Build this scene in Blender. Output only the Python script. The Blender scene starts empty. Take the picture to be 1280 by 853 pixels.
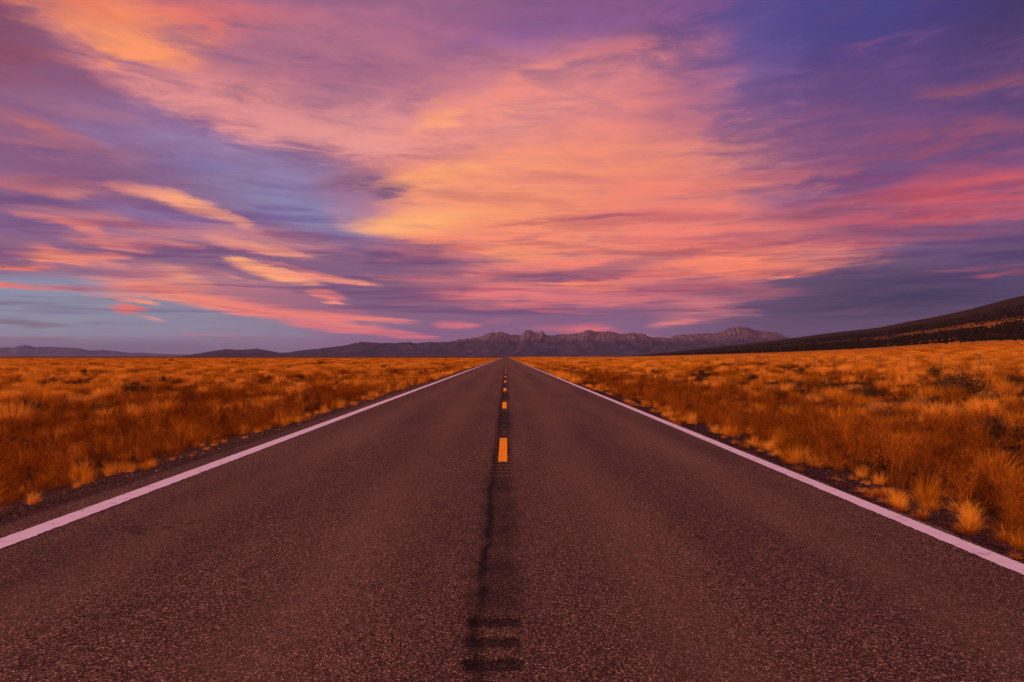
# Two-lane desert highway at dusk: road, dry grass plain, wire fence, wooded hillside, far mountains, sunset clouds.
import bpy, math, random
import numpy as np

rng = np.random.default_rng(11)
random.seed(11)
scene = bpy.context.scene
COL = scene.collection
EYE = 1.40


# ------------------------------------------------------------------ helpers
def lin(c):
    out = []
    for v in c:
        v = v / 255.0
        out.append(v / 12.92 if v <= 0.04045 else ((v + 0.055) / 1.055) ** 2.4)
    return tuple(out)


def link(o, parent=None):
    COL.objects.link(o)
    if parent is not None:
        o.parent = parent
    return o


def mesh_from(name, verts, faces, mat=None, smooth=False, tint=None):
    me = bpy.data.meshes.new(name)
    verts = np.asarray(verts, dtype=np.float32)
    faces = np.asarray(faces, dtype=np.int32)
    n, k = faces.shape
    me.vertices.add(len(verts))
    me.vertices.foreach_set("co", verts.ravel())
    me.loops.add(n * k)
    me.loops.foreach_set("vertex_index", faces.ravel())
    me.polygons.add(n)
    me.polygons.foreach_set("loop_start", np.arange(0, n * k, k, dtype=np.int32))
    me.polygons.foreach_set("loop_total", np.full(n, k, dtype=np.int32))
    if smooth:
        me.polygons.foreach_set("use_smooth", np.ones(n, dtype=bool))
    if tint is not None:
        a = me.attributes.new("tint", "FLOAT", "POINT")
        a.data.foreach_set("value", np.asarray(tint, dtype=np.float32))
    me.update(calc_edges=True)
    me.validate()
    if mat is not None:
        me.materials.append(mat)
    return me


def obj(name, me, parent=None):
    return link(bpy.data.objects.new(name, me), parent)


def empty(name, loc=(0, 0, 0), rz=0.0):
    o = bpy.data.objects.new(name, None)
    o.empty_display_size = 0.2
    o.location = loc
    o.rotation_euler = (0, 0, rz)
    return link(o)


def tag(o, label=None, cat=None, group=None, kind=None):
    if label:
        o["label"] = label
    if cat:
        o["category"] = cat
    if group:
        o["group"] = group
    if kind:
        o["kind"] = kind
    return o


def grid_faces(nr, nc):
    i = np.arange(nr * nc).reshape(nr, nc)
    return np.stack([i[:-1, :-1], i[:-1, 1:], i[1:, 1:], i[1:, :-1]], -1).reshape(-1, 4)


_tab = rng.random((256, 256))


def vnoise(x, y):
    x = np.asarray(x, dtype=np.float64)
    y = np.asarray(y, dtype=np.float64)
    xi, yi = np.floor(x).astype(np.int64), np.floor(y).astype(np.int64)
    fx, fy = x - xi, y - yi
    fx, fy = fx * fx * (3 - 2 * fx), fy * fy * (3 - 2 * fy)
    g = lambda a, b: _tab[a % 256, b % 256]
    return (g(xi, yi) * (1 - fx) + g(xi + 1, yi) * fx) * (1 - fy) + (g(xi, yi + 1) * (1 - fx) + g(xi + 1, yi + 1) * fx) * fy


def fbm(x, y, octv=4):
    s, a, t = 0.0, 1.0, 0.0
    for k in range(octv):
        s = s + a * vnoise(x * 2 ** k + 17.3 * k, y * 2 ** k + 9.1 * k)
        t += a
        a *= 0.5
    return s / t


class Nodes:
    """small shorthand for building a node tree"""

    def __init__(self, tree):
        self.t = tree
        self.n = tree.nodes
        self.n.clear()

    def _set(self, sock, v):
        if isinstance(v, bpy.types.NodeSocket):
            self.t.links.new(v, sock)
        else:
            sock.default_value = v

    def math(self, op, a, b=None, c=None, clamp=False):
        n = self.n.new("ShaderNodeMath")
        n.operation = op
        n.use_clamp = clamp
        self._set(n.inputs[0], a)
        if b is not None:
            self._set(n.inputs[1], b)
        if c is not None:
            self._set(n.inputs[2], c)
        return n.outputs[0]

    def mix(self, f, a, b, blend="MIX"):
        n = self.n.new("ShaderNodeMix")
        n.data_type = "RGBA"
        n.blend_type = blend
        n.clamp_factor = True
        self._set(n.inputs[0], f)
        for s, v in ((n.inputs[6], a), (n.inputs[7], b)):
            self._set(s, v if isinstance(v, bpy.types.NodeSocket) or len(v) == 4 else tuple(v) + (1.0,))
        return n.outputs[2]

    def ramp(self, f, stops, interp="LINEAR"):
        n = self.n.new("ShaderNodeValToRGB")
        cr = n.color_ramp
        cr.interpolation = interp
        while len(cr.elements) < len(stops):
            cr.elements.new(0.5)
        for e, (p, c) in zip(cr.elements, stops):
            e.position = p
            e.color = tuple(c) + (1.0,) if len(c) == 3 else c
        self._set(n.inputs[0], f)
        return n.outputs[0]

    def noise(self, vec, scale, detail=4.0, rough=0.55, dist=0.0, out=0):
        n = self.n.new("ShaderNodeTexNoise")
        n.inputs["Scale"].default_value = scale
        n.inputs["Detail"].default_value = detail
        n.inputs["Roughness"].default_value = rough
        n.inputs["Distortion"].default_value = dist
        if vec is not None:
            self._set(n.inputs["Vector"], vec)
        return n.outputs[out]

    def voronoi(self, vec, scale, out="Color", feature="F1"):
        n = self.n.new("ShaderNodeTexVoronoi")
        n.feature = feature
        n.inputs["Scale"].default_value = scale
        self._set(n.inputs["Vector"], vec)
        return n.outputs[out]

    def rng(self, v, a, b, c, d, smooth=False):
        n = self.n.new("ShaderNodeMapRange")
        n.interpolation_type = "SMOOTHSTEP" if smooth else "LINEAR"
        n.clamp = True
        self._set(n.inputs[0], v)
        for i, x in enumerate((a, b, c, d)):
            self._set(n.inputs[i + 1], x)
        return n.outputs[0]

    def sep(self, v):
        n = self.n.new("ShaderNodeSeparateXYZ")
        self._set(n.inputs[0], v)
        return n.outputs

    def comb(self, x, y, z):
        n = self.n.new("ShaderNodeCombineXYZ")
        for i, v in enumerate((x, y, z)):
            self._set(n.inputs[i], v)
        return n.outputs[0]

    def pos(self):
        return self.n.new("ShaderNodeNewGeometry").outputs["Position"]

    def attr(self, name, out="Fac"):
        n = self.n.new("ShaderNodeAttribute")
        n.attribute_name = name
        return n.outputs[out]

    def bump(self, h, strength, dist):
        n = self.n.new("ShaderNodeBump")
        n.inputs["Strength"].default_value = strength
        n.inputs["Distance"].default_value = dist
        self._set(n.inputs["Height"], h)
        return n.outputs[0]

    def surface(self, col, rough=0.9, normal=None, spec=0.2):
        p = self.n.new("ShaderNodeBsdfPrincipled")
        self._set(p.inputs["Base Color"], col if isinstance(col, bpy.types.NodeSocket) else tuple(col) + (1,))
        self._set(p.inputs["Roughness"], rough)
        p.inputs["Specular IOR Level"].default_value = spec
        if normal is not None:
            self._set(p.inputs["Normal"], normal)
        o = self.n.new("ShaderNodeOutputMaterial")
        self.t.links.new(p.outputs[0], o.inputs[0])
        return p


def new_mat(name):
    m = bpy.data.materials.new(name)
    m.use_nodes = True
    return m, Nodes(m.node_tree)


# ------------------------------------------------------------------ camera
cam = bpy.data.cameras.new("camera")
cam.sensor_width = 36.0
cam.lens = 31.39
cam.clip_start = 0.05
cam.clip_end = 200000.0
co = link(bpy.data.objects.new("camera", cam))
co.location = (0, 0, EYE)
co.rotation_euler = (math.radians(91.0), 0, math.radians(-0.385))
scene.camera = co

# ------------------------------------------------------------------ sky: clear Nishita dusk with high cloud sheets by bearing and elevation
SUN_EL, SUN_AZ = 9.0, -118.0      # behind the viewer, to the left
# cloud sheets: bearing, elevation, half width, half height (degrees), tilt, edge hardness, cover, colour of the lit vapour, streakiness
CLOUDS = [
    (24.88, 18.68, 21.59, 9.781, -16.1, 1, 0.97, (66, 55, 124), 0.12),
    (18.69, 20.31, 7.15, 2.432, 3.2, 1, 0.6, (76, 70, 142), 0.12),
    (32.01, 17.94, 5.36, 6.530, -9.7, 1, 0.8, (44, 38, 82), 0.12),
    (24.03, 13.62, 14.98, 3.939, 6.4, 1, 0.85, (110, 72, 124), 0.62),
    (22.73, 10.81, 13.79, 3.315, 5.8, 1, 0.8, (128, 72, 118), 0.62),
    (24.88, 3.30, 14.84, 2.701, 1.6, 1.3, 0.98, (48, 42, 84), 0.12),
    (30.50, 5.56, 5.05, 1.769, -2.8, 1, 0.7, (78, 56, 104), 0.25),
    (19.15, 1.36, 9.49, 1.261, -0.4, 1, 0.6, (62, 52, 86), 0.25),
    (-2.18, 2.36, 14.36, 2.309, 0.1, 1, 0.9, (122, 84, 122), 0.25),
    (-8.28, 5.12, 7.59, 3.048, 0.7, 1.1, 0.9, (126, 88, 122), 0.25),
    (-29.54, 2.50, 18.32, 1.965, -0.8, 1.3, 0.97, (134, 140, 160), 0.06),
    (-27.16, 3.92, 8.77, 0.731, 1.8, 1, 0.6, (140, 150, 180), 0.12),
    (-24.67, 0.28, 18.93, 0.700, 0.1, 1.3, 0.95, (116, 98, 124), 0.12),
    (-27.16, 12.41, 11.40, 3.654, -2.3, 1, 0.9, (138, 92, 132), 0.38),
    (-26.75, 16.11, 3.52, 0.734, -6.6, 1, 0.6, (128, 82, 130), 0.38),
    (-29.54, 17.16, 6.82, 2.680, -11.3, 1, 0.7, (150, 82, 105), 0.38),
    (-30.69, 18.97, 3.78, 3.090, 9.9, 1, 0.6, (118, 60, 82), 0.25),
    (-21.18, 13.44, 5.13, 1.245, -7.1, 1, 0.6, (150, 108, 160), 0.38),
    (-15.17, 11.30, 11.24, 1.883, -11.0, 1, 0.8, (147, 122, 164), 0.5),
    (-18.92, 11.41, 2.85, 0.631, -1.3, 1.2, 0.6, (132, 122, 172), 0.38),
    (-12.26, 9.05, 5.97, 1.806, -12.1, 1.1, 0.95, (138, 129, 172), 0.12),
    (-28.36, 8.43, 3.89, 1.175, 4.0, 1.1, 0.8, (114, 88, 136), 0.25),
    (-21.63, 7.87, 5.11, 1.050, -1.1, 1.2, 0.85, (140, 112, 160), 0.25),
    (-5.25, 19.01, 16.84, 3.374, -3.2, 1, 0.9, (172, 104, 136), 0.5),
    (-1.67, 19.76, 6.16, 2.053, 0.6, 1, 0.6, (160, 98, 144), 0.38),
    (-1.16, 19.26, 3.59, 0.513, 3.4, 1.1, 0.7, (142, 98, 158), 0.5),
    (6.52, 21.30, 8.14, 1.122, 0.5, 1, 0.7, (136, 86, 140), 0.38),
    (2.95, 20.51, 4.10, 0.513, 0.9, 1, 0.5, (136, 92, 152), 0.38),
    (-17.53, 15.93, 9.14, 1.762, -15.1, 1, 0.9, (222, 136, 136), 0.44),
    (-13.72, 14.07, 7.40, 1.397, -8.6, 1, 0.9, (230, 146, 144), 0.44),
    (-7.28, 14.74, 6.60, 1.732, -3.1, 1, 0.8, (216, 138, 144), 0.44),
    (-8.79, 13.64, 6.57, 1.015, -0.9, 1, 0.8, (232, 152, 146), 0.5),
    (-20.29, 19.96, 7.05, 1.059, 1.2, 1, 0.85, (226, 116, 108), 0.38),
    (-22.95, 18.69, 4.59, 1.324, -4.5, 1, 0.9, (246, 142, 100), 0.44),
    (-22.73, 18.04, 3.03, 0.710, -8.8, 1.1, 0.8, (251, 152, 104), 0.38),
    (-25.92, 19.36, 3.56, 0.554, -5.3, 1, 0.6, (228, 122, 92), 0.38),
    (-14.69, 18.59, 3.92, 1.192, 14.9, 1, 0.6, (178, 112, 132), 0.5),
    (-8.79, 18.78, 7.58, 1.827, -1.0, 1, 0.8, (178, 110, 134), 0.5),
    (13.72, 16.30, 3.45, 2.993, -4.0, 1, 0.6, (146, 98, 148), 0.25),
    (16.35, 12.41, 5.33, 1.971, 0.5, 1, 0.6, (146, 90, 128), 0.5),
    (15.88, 19.29, 2.92, 2.963, -5.5, 1, 0.5, (92, 78, 148), 0.25),
    (-25.51, 13.90, 4.91, 0.556, -1.9, 1, 0.5, (168, 106, 130), 0.62),
    (-28.36, 12.71, 3.03, 0.542, -7.9, 1.1, 0.8, (184, 106, 116), 0.5),
    (-26.75, 11.93, 3.97, 0.367, -2.6, 1, 0.6, (178, 108, 122), 0.5),
    (-28.36, 9.75, 3.89, 0.542, 0.7, 1.1, 0.8, (186, 106, 114), 0.38),
    (-24.67, 9.70, 2.70, 0.467, 10.1, 1.1, 0.7, (196, 118, 120), 0.5),
    (-25.09, 10.98, 5.83, 0.465, 0.7, 1.1, 0.5, (130, 84, 122), 0.5),
    (2.44, 13.39, 9.49, 4.616, 3.4, 1, 0.95, (240, 147, 134), 0.25),
    (8.03, 12.80, 5.06, 4.575, -1.8, 1, 0.75, (226, 126, 126), 0.31),
    (11.77, 13.61, 2.74, 4.775, -2.8, 1, 0.55, (186, 104, 128), 0.38),
    (-1.67, 15.80, 4.10, 1.232, 18.5, 1.3, 0.9, (242, 146, 130), 0.31),
    (-4.48, 15.19, 1.53, 0.563, 15.2, 1.4, 0.8, (255, 162, 122), 0.25),
    (1.41, 17.22, 3.59, 0.513, 19.6, 1.2, 0.7, (240, 140, 130), 0.5),
    (7.53, 19.02, 3.04, 0.662, 3.4, 1, 0.6, (216, 120, 124), 0.5),
    (3.97, 10.43, 12.28, 3.278, 1.3, 1.4, 0.95, (248, 146, 112), 0.31),
    (-2.18, 10.45, 5.90, 1.950, 4.4, 1.3, 0.8, (251, 157, 115), 0.38),
    (-3.72, 8.54, 5.63, 1.025, 2.6, 1.9, 0.97, (255, 172, 112), 0.19),
    (-6.77, 8.60, 2.64, 0.357, 11.0, 1.7, 0.95, (255, 176, 116), 0.12),
    (-4.48, 11.32, 2.81, 0.819, 14.9, 1.5, 0.9, (255, 164, 112), 0.38),
    (1.16, 9.36, 4.62, 1.951, -0.2, 1.1, 0.7, (250, 148, 108), 0.44),
    (0.39, 7.45, 8.21, 1.335, 2.9, 1.3, 0.9, (246, 138, 108), 0.56),
    (0.90, 6.34, 3.08, 0.565, 1.9, 1.5, 0.9, (255, 160, 92), 0.25),
    (6.52, 7.41, 8.65, 2.040, 2.2, 1.3, 0.95, (250, 142, 110), 0.38),
    (11.03, 9.78, 6.50, 1.915, -1.9, 1.1, 0.85, (240, 128, 112), 0.38),
    (13.48, 7.74, 6.42, 1.697, -1.8, 1.2, 0.9, (240, 126, 112), 0.38),
    (6.52, 5.14, 9.67, 1.326, 3.4, 1.5, 0.95, (236, 122, 108), 0.5),
    (0.39, 4.81, 6.67, 1.232, -2.0, 1.5, 0.9, (236, 126, 116), 0.62),
    (0.39, 4.00, 6.67, 0.667, -3.0, 1.5, 0.85, (228, 116, 118), 0.62),
    (9.04, 3.85, 6.56, 0.811, 2.4, 1.3, 0.85, (212, 108, 116), 0.62),
    (14.93, 6.32, 6.85, 1.191, 0.4, 1.4, 0.95, (250, 134, 104), 0.31),
    (15.17, 5.48, 4.40, 0.496, -0.4, 1.3, 0.9, (246, 128, 100), 0.38),
    (16.35, 7.15, 8.24, 0.493, -0.0, 1.2, 0.75, (226, 112, 108), 0.5),
    (20.06, 6.91, 5.65, 0.434, -1.4, 1.2, 0.8, (196, 96, 108), 0.5),
    (12.01, 2.91, 2.99, 0.703, 2.4, 1.3, 0.85, (206, 112, 120), 0.62),
    (10.53, 2.12, 1.30, 0.252, 5.6, 1.5, 0.85, (226, 120, 118), 0.38),
    (24.03, 9.20, 8.62, 0.797, 6.2, 1.2, 0.9, (196, 88, 104), 0.38),
    (28.16, 9.60, 4.77, 0.996, 1.4, 1.1, 0.95, (206, 86, 98), 0.31),
    (25.72, 8.18, 6.69, 0.509, 2.4, 1.1, 0.85, (196, 86, 100), 0.38),
    (17.76, 8.92, 4.80, 0.440, 4.3, 1.1, 0.7, (188, 98, 118), 0.5),
    (18.23, 11.26, 4.30, 0.439, 0.4, 1.1, 0.6, (184, 96, 114), 0.62),
    (28.16, 15.29, 4.33, 0.453, 1.6, 1, 0.6, (138, 74, 100), 0.62),
    (27.56, 15.11, 2.18, 0.182, 2.9, 1, 0.4, (150, 80, 100), 0.62),
    (23.16, 18.28, 2.75, 0.378, 4.6, 1.1, 0.5, (118, 74, 128), 0.5),
    (22.29, 18.26, 1.11, 0.190, 6.9, 1.1, 0.5, (134, 78, 124), 0.38),
    (27.36, 12.91, 3.94, 0.410, -0.0, 1.1, 0.6, (148, 76, 102), 0.62),
    (25.30, 11.63, 4.93, 0.464, 3.0, 1.1, 0.55, (150, 78, 106), 0.62),
    (28.96, 14.00, 2.57, 0.539, -2.9, 1.1, 0.7, (80, 60, 112), 0.25),
    (28.16, 5.06, 3.03, 0.136, 1.6, 1.2, 0.75, (140, 76, 104), 0.5),
    (29.54, 4.68, 1.70, 0.134, 1.7, 1.2, 0.7, (160, 74, 96), 0.38),
    (17.30, 9.61, 3.37, 0.637, 1.1, 1.2, 0.6, (138, 90, 132), 0.25),
    (19.61, 8.64, 4.26, 0.339, 3.1, 1.3, 0.75, (140, 76, 104), 0.38),
    (24.88, 7.23, 9.90, 0.466, -1.1, 1, 0.7, (128, 70, 106), 0.5),
    (5.76, 8.82, 2.65, 0.215, 3.1, 1.3, 0.75, (182, 94, 108), 0.38),
    (1.16, 8.51, 2.05, 0.128, 2.8, 1.2, 0.5, (206, 110, 104), 0.38),
    (1.41, 7.55, 1.85, 0.205, 7.8, 1.2, 0.6, (206, 112, 110), 0.38),
    (7.02, 7.35, 2.29, 0.132, 5.1, 1.2, 0.55, (206, 104, 106), 0.38),
    (2.95, 11.24, 3.59, 0.359, 1.4, 1.1, 0.45, (210, 116, 120), 0.5),
    (14.93, 7.50, 2.94, 0.248, 1.1, 1.2, 0.6, (180, 92, 110), 0.38),
    (14.21, 6.74, 1.97, 0.124, 0.3, 1.2, 0.5, (200, 98, 100), 0.38),
    (3.46, 5.21, 5.63, 0.410, 4.7, 1.4, 0.85, (148, 88, 112), 0.5),
    (8.54, 5.87, 3.79, 0.457, 9.1, 1.3, 0.75, (166, 94, 112), 0.5),
    (11.52, 4.22, 4.49, 0.201, 1.2, 1.3, 0.6, (168, 86, 108), 0.5),
    (13.48, 4.38, 3.46, 0.449, 1.0, 1.2, 0.75, (176, 88, 104), 0.5),
    (14.93, 3.96, 3.43, 0.397, 2.0, 1.2, 0.7, (146, 80, 104), 0.5),
    (5.76, 4.54, 2.29, 0.255, -3.5, 1.4, 0.85, (255, 138, 104), 0.38),
    (3.46, 4.55, 1.54, 0.092, -4.3, 1.3, 0.6, (170, 90, 112), 0.38),
    (3.46, 4.14, 2.82, 0.102, -4.3, 1.3, 0.5, (176, 94, 112), 0.38),
    (4.48, 2.61, 5.62, 0.512, -0.2, 1.3, 0.85, (124, 82, 118), 0.5),
    (0.90, 2.26, 4.62, 0.513, -0.0, 1.3, 0.8, (126, 82, 120), 0.5),
    (8.54, 3.09, 2.53, 0.254, -0.5, 1.3, 0.6, (150, 88, 116), 0.5),
    (0.39, 3.28, 3.08, 0.103, -3.0, 1.2, 0.6, (226, 116, 116), 0.5),
    (2.95, 2.92, 3.07, 0.103, -5.2, 1.2, 0.6, (206, 104, 116), 0.5),
    (4.48, 1.74, 2.30, 0.256, -2.1, 1.2, 0.75, (190, 94, 112), 0.5),
    (5.25, 1.84, 1.02, 0.205, 5.8, 1.3, 0.7, (222, 102, 108), 0.38),
    (-3.21, 2.00, 1.33, 0.256, -1.9, 1.4, 0.85, (204, 104, 120), 0.38),
    (0.28, 2.26, 1.54, 0.154, 3.0, 1.3, 0.6, (170, 92, 118), 0.38),
    (9.29, 1.37, 0.71, 0.101, -0.2, 1.2, 0.6, (170, 92, 112), 0.25),
    (-9.19, 11.01, 2.22, 0.659, 11.8, 1, 0.85, (134, 94, 126), 0.62),
    (-7.28, 10.38, 1.83, 0.509, 11.3, 1, 0.8, (134, 90, 120), 0.62),
    (-10.28, 9.80, 2.51, 0.606, -4.2, 1.2, 0.6, (150, 110, 150), 0.38),
    (-9.29, 6.86, 4.03, 0.608, -6.9, 1.2, 0.6, (142, 100, 138), 0.25),
    (-4.74, 6.82, 3.58, 0.307, -9.4, 1.3, 0.8, (168, 104, 122), 0.5),
    (-6.77, 6.40, 2.03, 0.357, -7.2, 1.3, 0.8, (206, 120, 122), 0.62),
    (-4.48, 5.92, 4.09, 0.461, 3.5, 1.3, 0.8, (128, 88, 120), 0.5),
    (-2.95, 6.53, 2.05, 0.256, -5.7, 1.3, 0.6, (216, 122, 118), 0.5),
    (-5.76, 4.79, 3.57, 0.919, 4.5, 1.4, 0.85, (126, 86, 120), 0.38),
    (-8.03, 5.12, 1.52, 0.127, -1.3, 1.3, 0.6, (198, 112, 120), 0.38),
    (-4.74, 5.00, 2.04, 0.205, -3.6, 1.3, 0.6, (208, 112, 114), 0.5),
    (-3.21, 3.58, 3.59, 0.308, 3.2, 1.4, 0.8, (208, 110, 118), 0.56),
    (-1.67, 3.13, 0.82, 0.128, 2.1, 1.4, 0.8, (234, 122, 114), 0.25),
    (-0.54, 3.08, 1.13, 0.128, -1.0, 1.4, 0.8, (234, 122, 116), 0.25),
    (-7.28, 2.95, 6.09, 0.509, 2.4, 1.3, 0.8, (126, 86, 120), 0.25),
    (-16.59, 7.15, 5.33, 0.689, -3.9, 1.2, 0.85, (200, 126, 134), 0.44),
    (-15.17, 6.61, 3.42, 0.248, -10.3, 1.4, 0.9, (240, 152, 128), 0.44),
    (-17.76, 6.86, 1.92, 0.196, -3.9, 1.2, 0.6, (216, 136, 132), 0.38),
    (-16.59, 6.27, 4.36, 0.197, -8.2, 1.3, 0.75, (126, 90, 122), 0.38),
    (-19.38, 5.60, 5.69, 0.581, -6.1, 1.2, 0.85, (134, 94, 126), 0.38),
    (-24.67, 7.93, 4.51, 0.560, -6.7, 1.2, 0.85, (188, 114, 124), 0.44),
    (-26.75, 7.66, 2.47, 0.229, -8.5, 1.4, 0.85, (226, 128, 118), 0.44),
    (-25.09, 7.22, 2.24, 0.186, -14.9, 1.4, 0.8, (226, 130, 120), 0.38),
    (-22.51, 6.75, 3.04, 0.285, -1.4, 1.4, 0.85, (220, 128, 122), 0.5),
    (-27.56, 5.90, 0.79, 0.455, -37.3, 1.4, 0.8, (228, 124, 104), 0.31),
    (-26.54, 5.77, 2.30, 0.367, -4.4, 1.3, 0.9, (244, 142, 114), 0.5),
    (-25.09, 5.84, 1.80, 0.232, 6.5, 1.5, 0.9, (232, 132, 114), 0.38),
    (-23.60, 6.23, 1.82, 0.235, 6.5, 1.4, 0.7, (214, 124, 122), 0.44),
    (-25.72, 6.36, 1.78, 0.185, 0.8, 1.3, 0.8, (126, 88, 124), 0.25),
    (-22.07, 6.07, 2.78, 0.190, -9.7, 1.3, 0.75, (130, 90, 124), 0.38),
    (-28.56, 5.08, 1.98, 0.225, -0.6, 1.5, 0.92, (230, 116, 98), 0.31),
    (-29.15, 5.32, 1.54, 0.179, -0.4, 1.3, 0.8, (132, 84, 110), 0.25),
    (-27.16, 4.83, 1.75, 0.137, 2.2, 1.2, 0.6, (160, 120, 140), 0.38),
    (-29.07, 3.99, 1.11, 0.153, -7.1, 1.5, 0.92, (228, 112, 102), 0.25),
    (-26.54, 3.94, 2.65, 0.147, -0.2, 1.4, 0.85, (204, 120, 122), 0.38),
    (-25.51, 3.89, 1.79, 0.093, -1.3, 1.3, 0.6, (140, 104, 130), 0.38),
    (-28.84, 3.06, 0.52, 0.081, -6.5, 1.3, 0.6, (182, 138, 138), 0.25),
    (-19.83, 4.39, 5.66, 0.966, -4.5, 1.3, 0.9, (216, 134, 130), 0.5),
    (-22.07, 3.99, 3.05, 0.476, 5.5, 1.4, 0.9, (238, 146, 124), 0.44),
    (-20.06, 4.62, 1.51, 0.579, -18.4, 1.1, 0.8, (250, 158, 120), 0.5),
    (-18.46, 3.45, 5.25, 0.584, -7.9, 1.6, 0.95, (246, 140, 116), 0.44),
    (-15.17, 2.97, 5.38, 0.545, -8.2, 1.6, 0.95, (246, 130, 112), 0.44),
    (-12.75, 2.30, 3.97, 0.401, -7.5, 1.6, 0.92, (240, 124, 114), 0.44),
    (-10.28, 1.82, 4.02, 0.253, -4.7, 1.6, 0.9, (222, 112, 118), 0.44),
    (-6.77, 1.43, 2.03, 0.184, -4.8, 1.5, 0.85, (206, 104, 116), 0.38),
    (-11.77, 2.91, 3.99, 0.302, -5.4, 1.4, 0.7, (190, 104, 118), 0.56),
    (-9.54, 2.43, 3.02, 0.172, -5.6, 1.5, 0.85, (238, 122, 114), 0.31),
    (-8.28, 2.44, 2.33, 0.163, -3.6, 1.5, 0.85, (234, 122, 116), 0.25),
    (-10.78, 2.02, 2.50, 0.121, -7.6, 1.4, 0.7, (238, 128, 120), 0.31),
    (-17.06, 2.99, 2.89, 0.098, -8.1, 1.3, 0.5, (196, 106, 112), 0.38),
    (-14.69, 3.67, 5.88, 0.447, -7.1, 1.3, 0.7, (160, 96, 122), 0.5),
    (-23.38, 2.83, 0.91, 0.179, -8.9, 1.4, 0.9, (226, 110, 100), 0.44),
    (-23.29, 3.25, 1.37, 0.179, -9.7, 1.6, 0.92, (248, 146, 118), 0.25),
    (-21.63, 2.29, 0.84, 0.076, -12.2, 1.5, 0.75, (226, 150, 136), 0.12),
    (-23.47, 2.21, 0.37, 0.047, 0.9, 1.3, 0.6, (150, 100, 115), 0.12),
    (-21.85, 9.72, 1.58, 0.286, -10.4, 1.4, 0.85, (222, 138, 126), 0.44),
    (-20.65, 9.75, 2.25, 0.384, -10.5, 1.1, 0.85, (236, 150, 128), 0.56),
    (-19.15, 9.09, 2.18, 0.485, -24.0, 1.2, 0.9, (252, 166, 126), 0.5),
    (-17.76, 8.45, 1.44, 0.440, -21.4, 1.3, 0.85, (246, 164, 132), 0.19),
    (-21.63, 9.41, 1.21, 0.143, -4.5, 1.3, 0.6, (150, 104, 130), 0.25),
    (-15.40, 5.53, 1.66, 0.346, -12.5, 1.2, 0.85, (252, 160, 120), 0.56),
    (-14.45, 5.11, 2.06, 0.398, -10.7, 1.3, 0.9, (253, 162, 118), 0.5),
    (-16.12, 5.85, 1.26, 0.148, -3.4, 1.5, 0.9, (255, 172, 118), 0.12),
    (-12.01, 5.01, 2.74, 0.226, -6.0, 1.6, 0.92, (248, 146, 120), 0.19),
    (-16.59, 4.71, 0.97, 0.098, -6.7, 1.3, 0.6, (244, 150, 122), 0.25),
    (-12.99, 5.49, 1.98, 0.150, -12.8, 1.4, 0.75, (196, 112, 118), 0.38),
    (-11.52, 3.92, 1.40, 0.252, -9.2, 1.5, 0.9, (238, 128, 118), 0.44),
    (-10.88, 3.42, 0.80, 0.131, -4.4, 1.5, 0.9, (246, 140, 122), 0.25),
    (-12.01, 4.01, 1.00, 0.100, -1.2, 1.3, 0.6, (244, 144, 124), 0.25),
    (-28.76, 1.89, 2.15, 0.153, -3.1, 1.4, 0.85, (116, 104, 120), 0.31),
    (-27.16, 1.74, 1.49, 0.110, 2.8, 1.3, 0.7, (120, 108, 122), 0.31),
    (-24.24, 1.97, 1.00, 0.094, 3.8, 1.3, 0.5, (126, 108, 122), 0.31),
    (-28.76, 0.99, 2.58, 0.180, 0.5, 1.2, 0.5, (124, 92, 112), 0.38),
    (-18.69, 1.26, 0.95, 0.088, -0.6, 1.4, 0.7, (184, 118, 128), 0.25),
    (-17.30, 1.23, 0.96, 0.078, 2.4, 1.4, 0.75, (178, 112, 124), 0.25),
    (-15.17, 1.09, 1.96, 0.149, 0.3, 1.3, 0.5, (140, 108, 128), 0.38)
]
world = bpy.data.worlds.new("World")
scene.world = world
world.use_nodes = True
N = Nodes(world.node_tree)
SKY_STRENGTH = 0.1
tc = N.n.new("ShaderNodeTexCoord").outputs["Generated"]
dx, dy, dz = N.sep(tc)
az = N.math("DEGREES", N.math("ARCTAN2", dx, dy))
el = N.math("DEGREES", N.math("ARCSINE", dz))
el0 = N.math("MAXIMUM", el, 0.0)
az2 = N.math("MINIMUM", N.math("MULTIPLY", az, az), 900.0)
elt = N.math("MAXIMUM", N.math("MULTIPLY_ADD", az2, -0.0014, el0), -2.0)
v_ = N.math("MULTIPLY", N.math("LOGARITHM", N.math("ADD", elt, 4.0), math.e), 5.0)
u_ = N.math("MULTIPLY", az, 0.13)
n1 = N.n.new("ShaderNodeTexNoise")
n1.inputs["Scale"].default_value = 1.0
n1.inputs["Detail"].default_value = 7.0
n1.inputs["Roughness"].default_value = 0.6
N._set(n1.inputs["Vector"], N.comb(u_, v_, 3.7))
nr, ng, nb = N.sep(n1.outputs["Color"])
t_ = N.noise(N.comb(N.math("MULTIPLY", u_, 1.5), N.math("MULTIPLY", v_, 3.4), 9.1), 1.0, 7.0, 0.66, 0.5)
streak = N.math("MULTIPLY", N.math("SUBTRACT", t_, 0.5), 4.5)
elw = N.math("MULTIPLY_ADD", N.math("MULTIPLY", N.math("ADD", el0, 3.0), N.math("SUBTRACT", nr, 0.5)), 0.15, el)
elw = N.math("MULTIPLY_ADD", N.math("MULTIPLY", N.math("ADD", el0, 2.0), N.math("SUBTRACT", t_, 0.5)), 0.12, elw)
azw = N.math("MULTIPLY_ADD", N.math("SUBTRACT", ng, 0.5), 5.0, N.math("MULTIPLY_ADD", N.math("SUBTRACT", t_, 0.5), -3.0, az))

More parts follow.
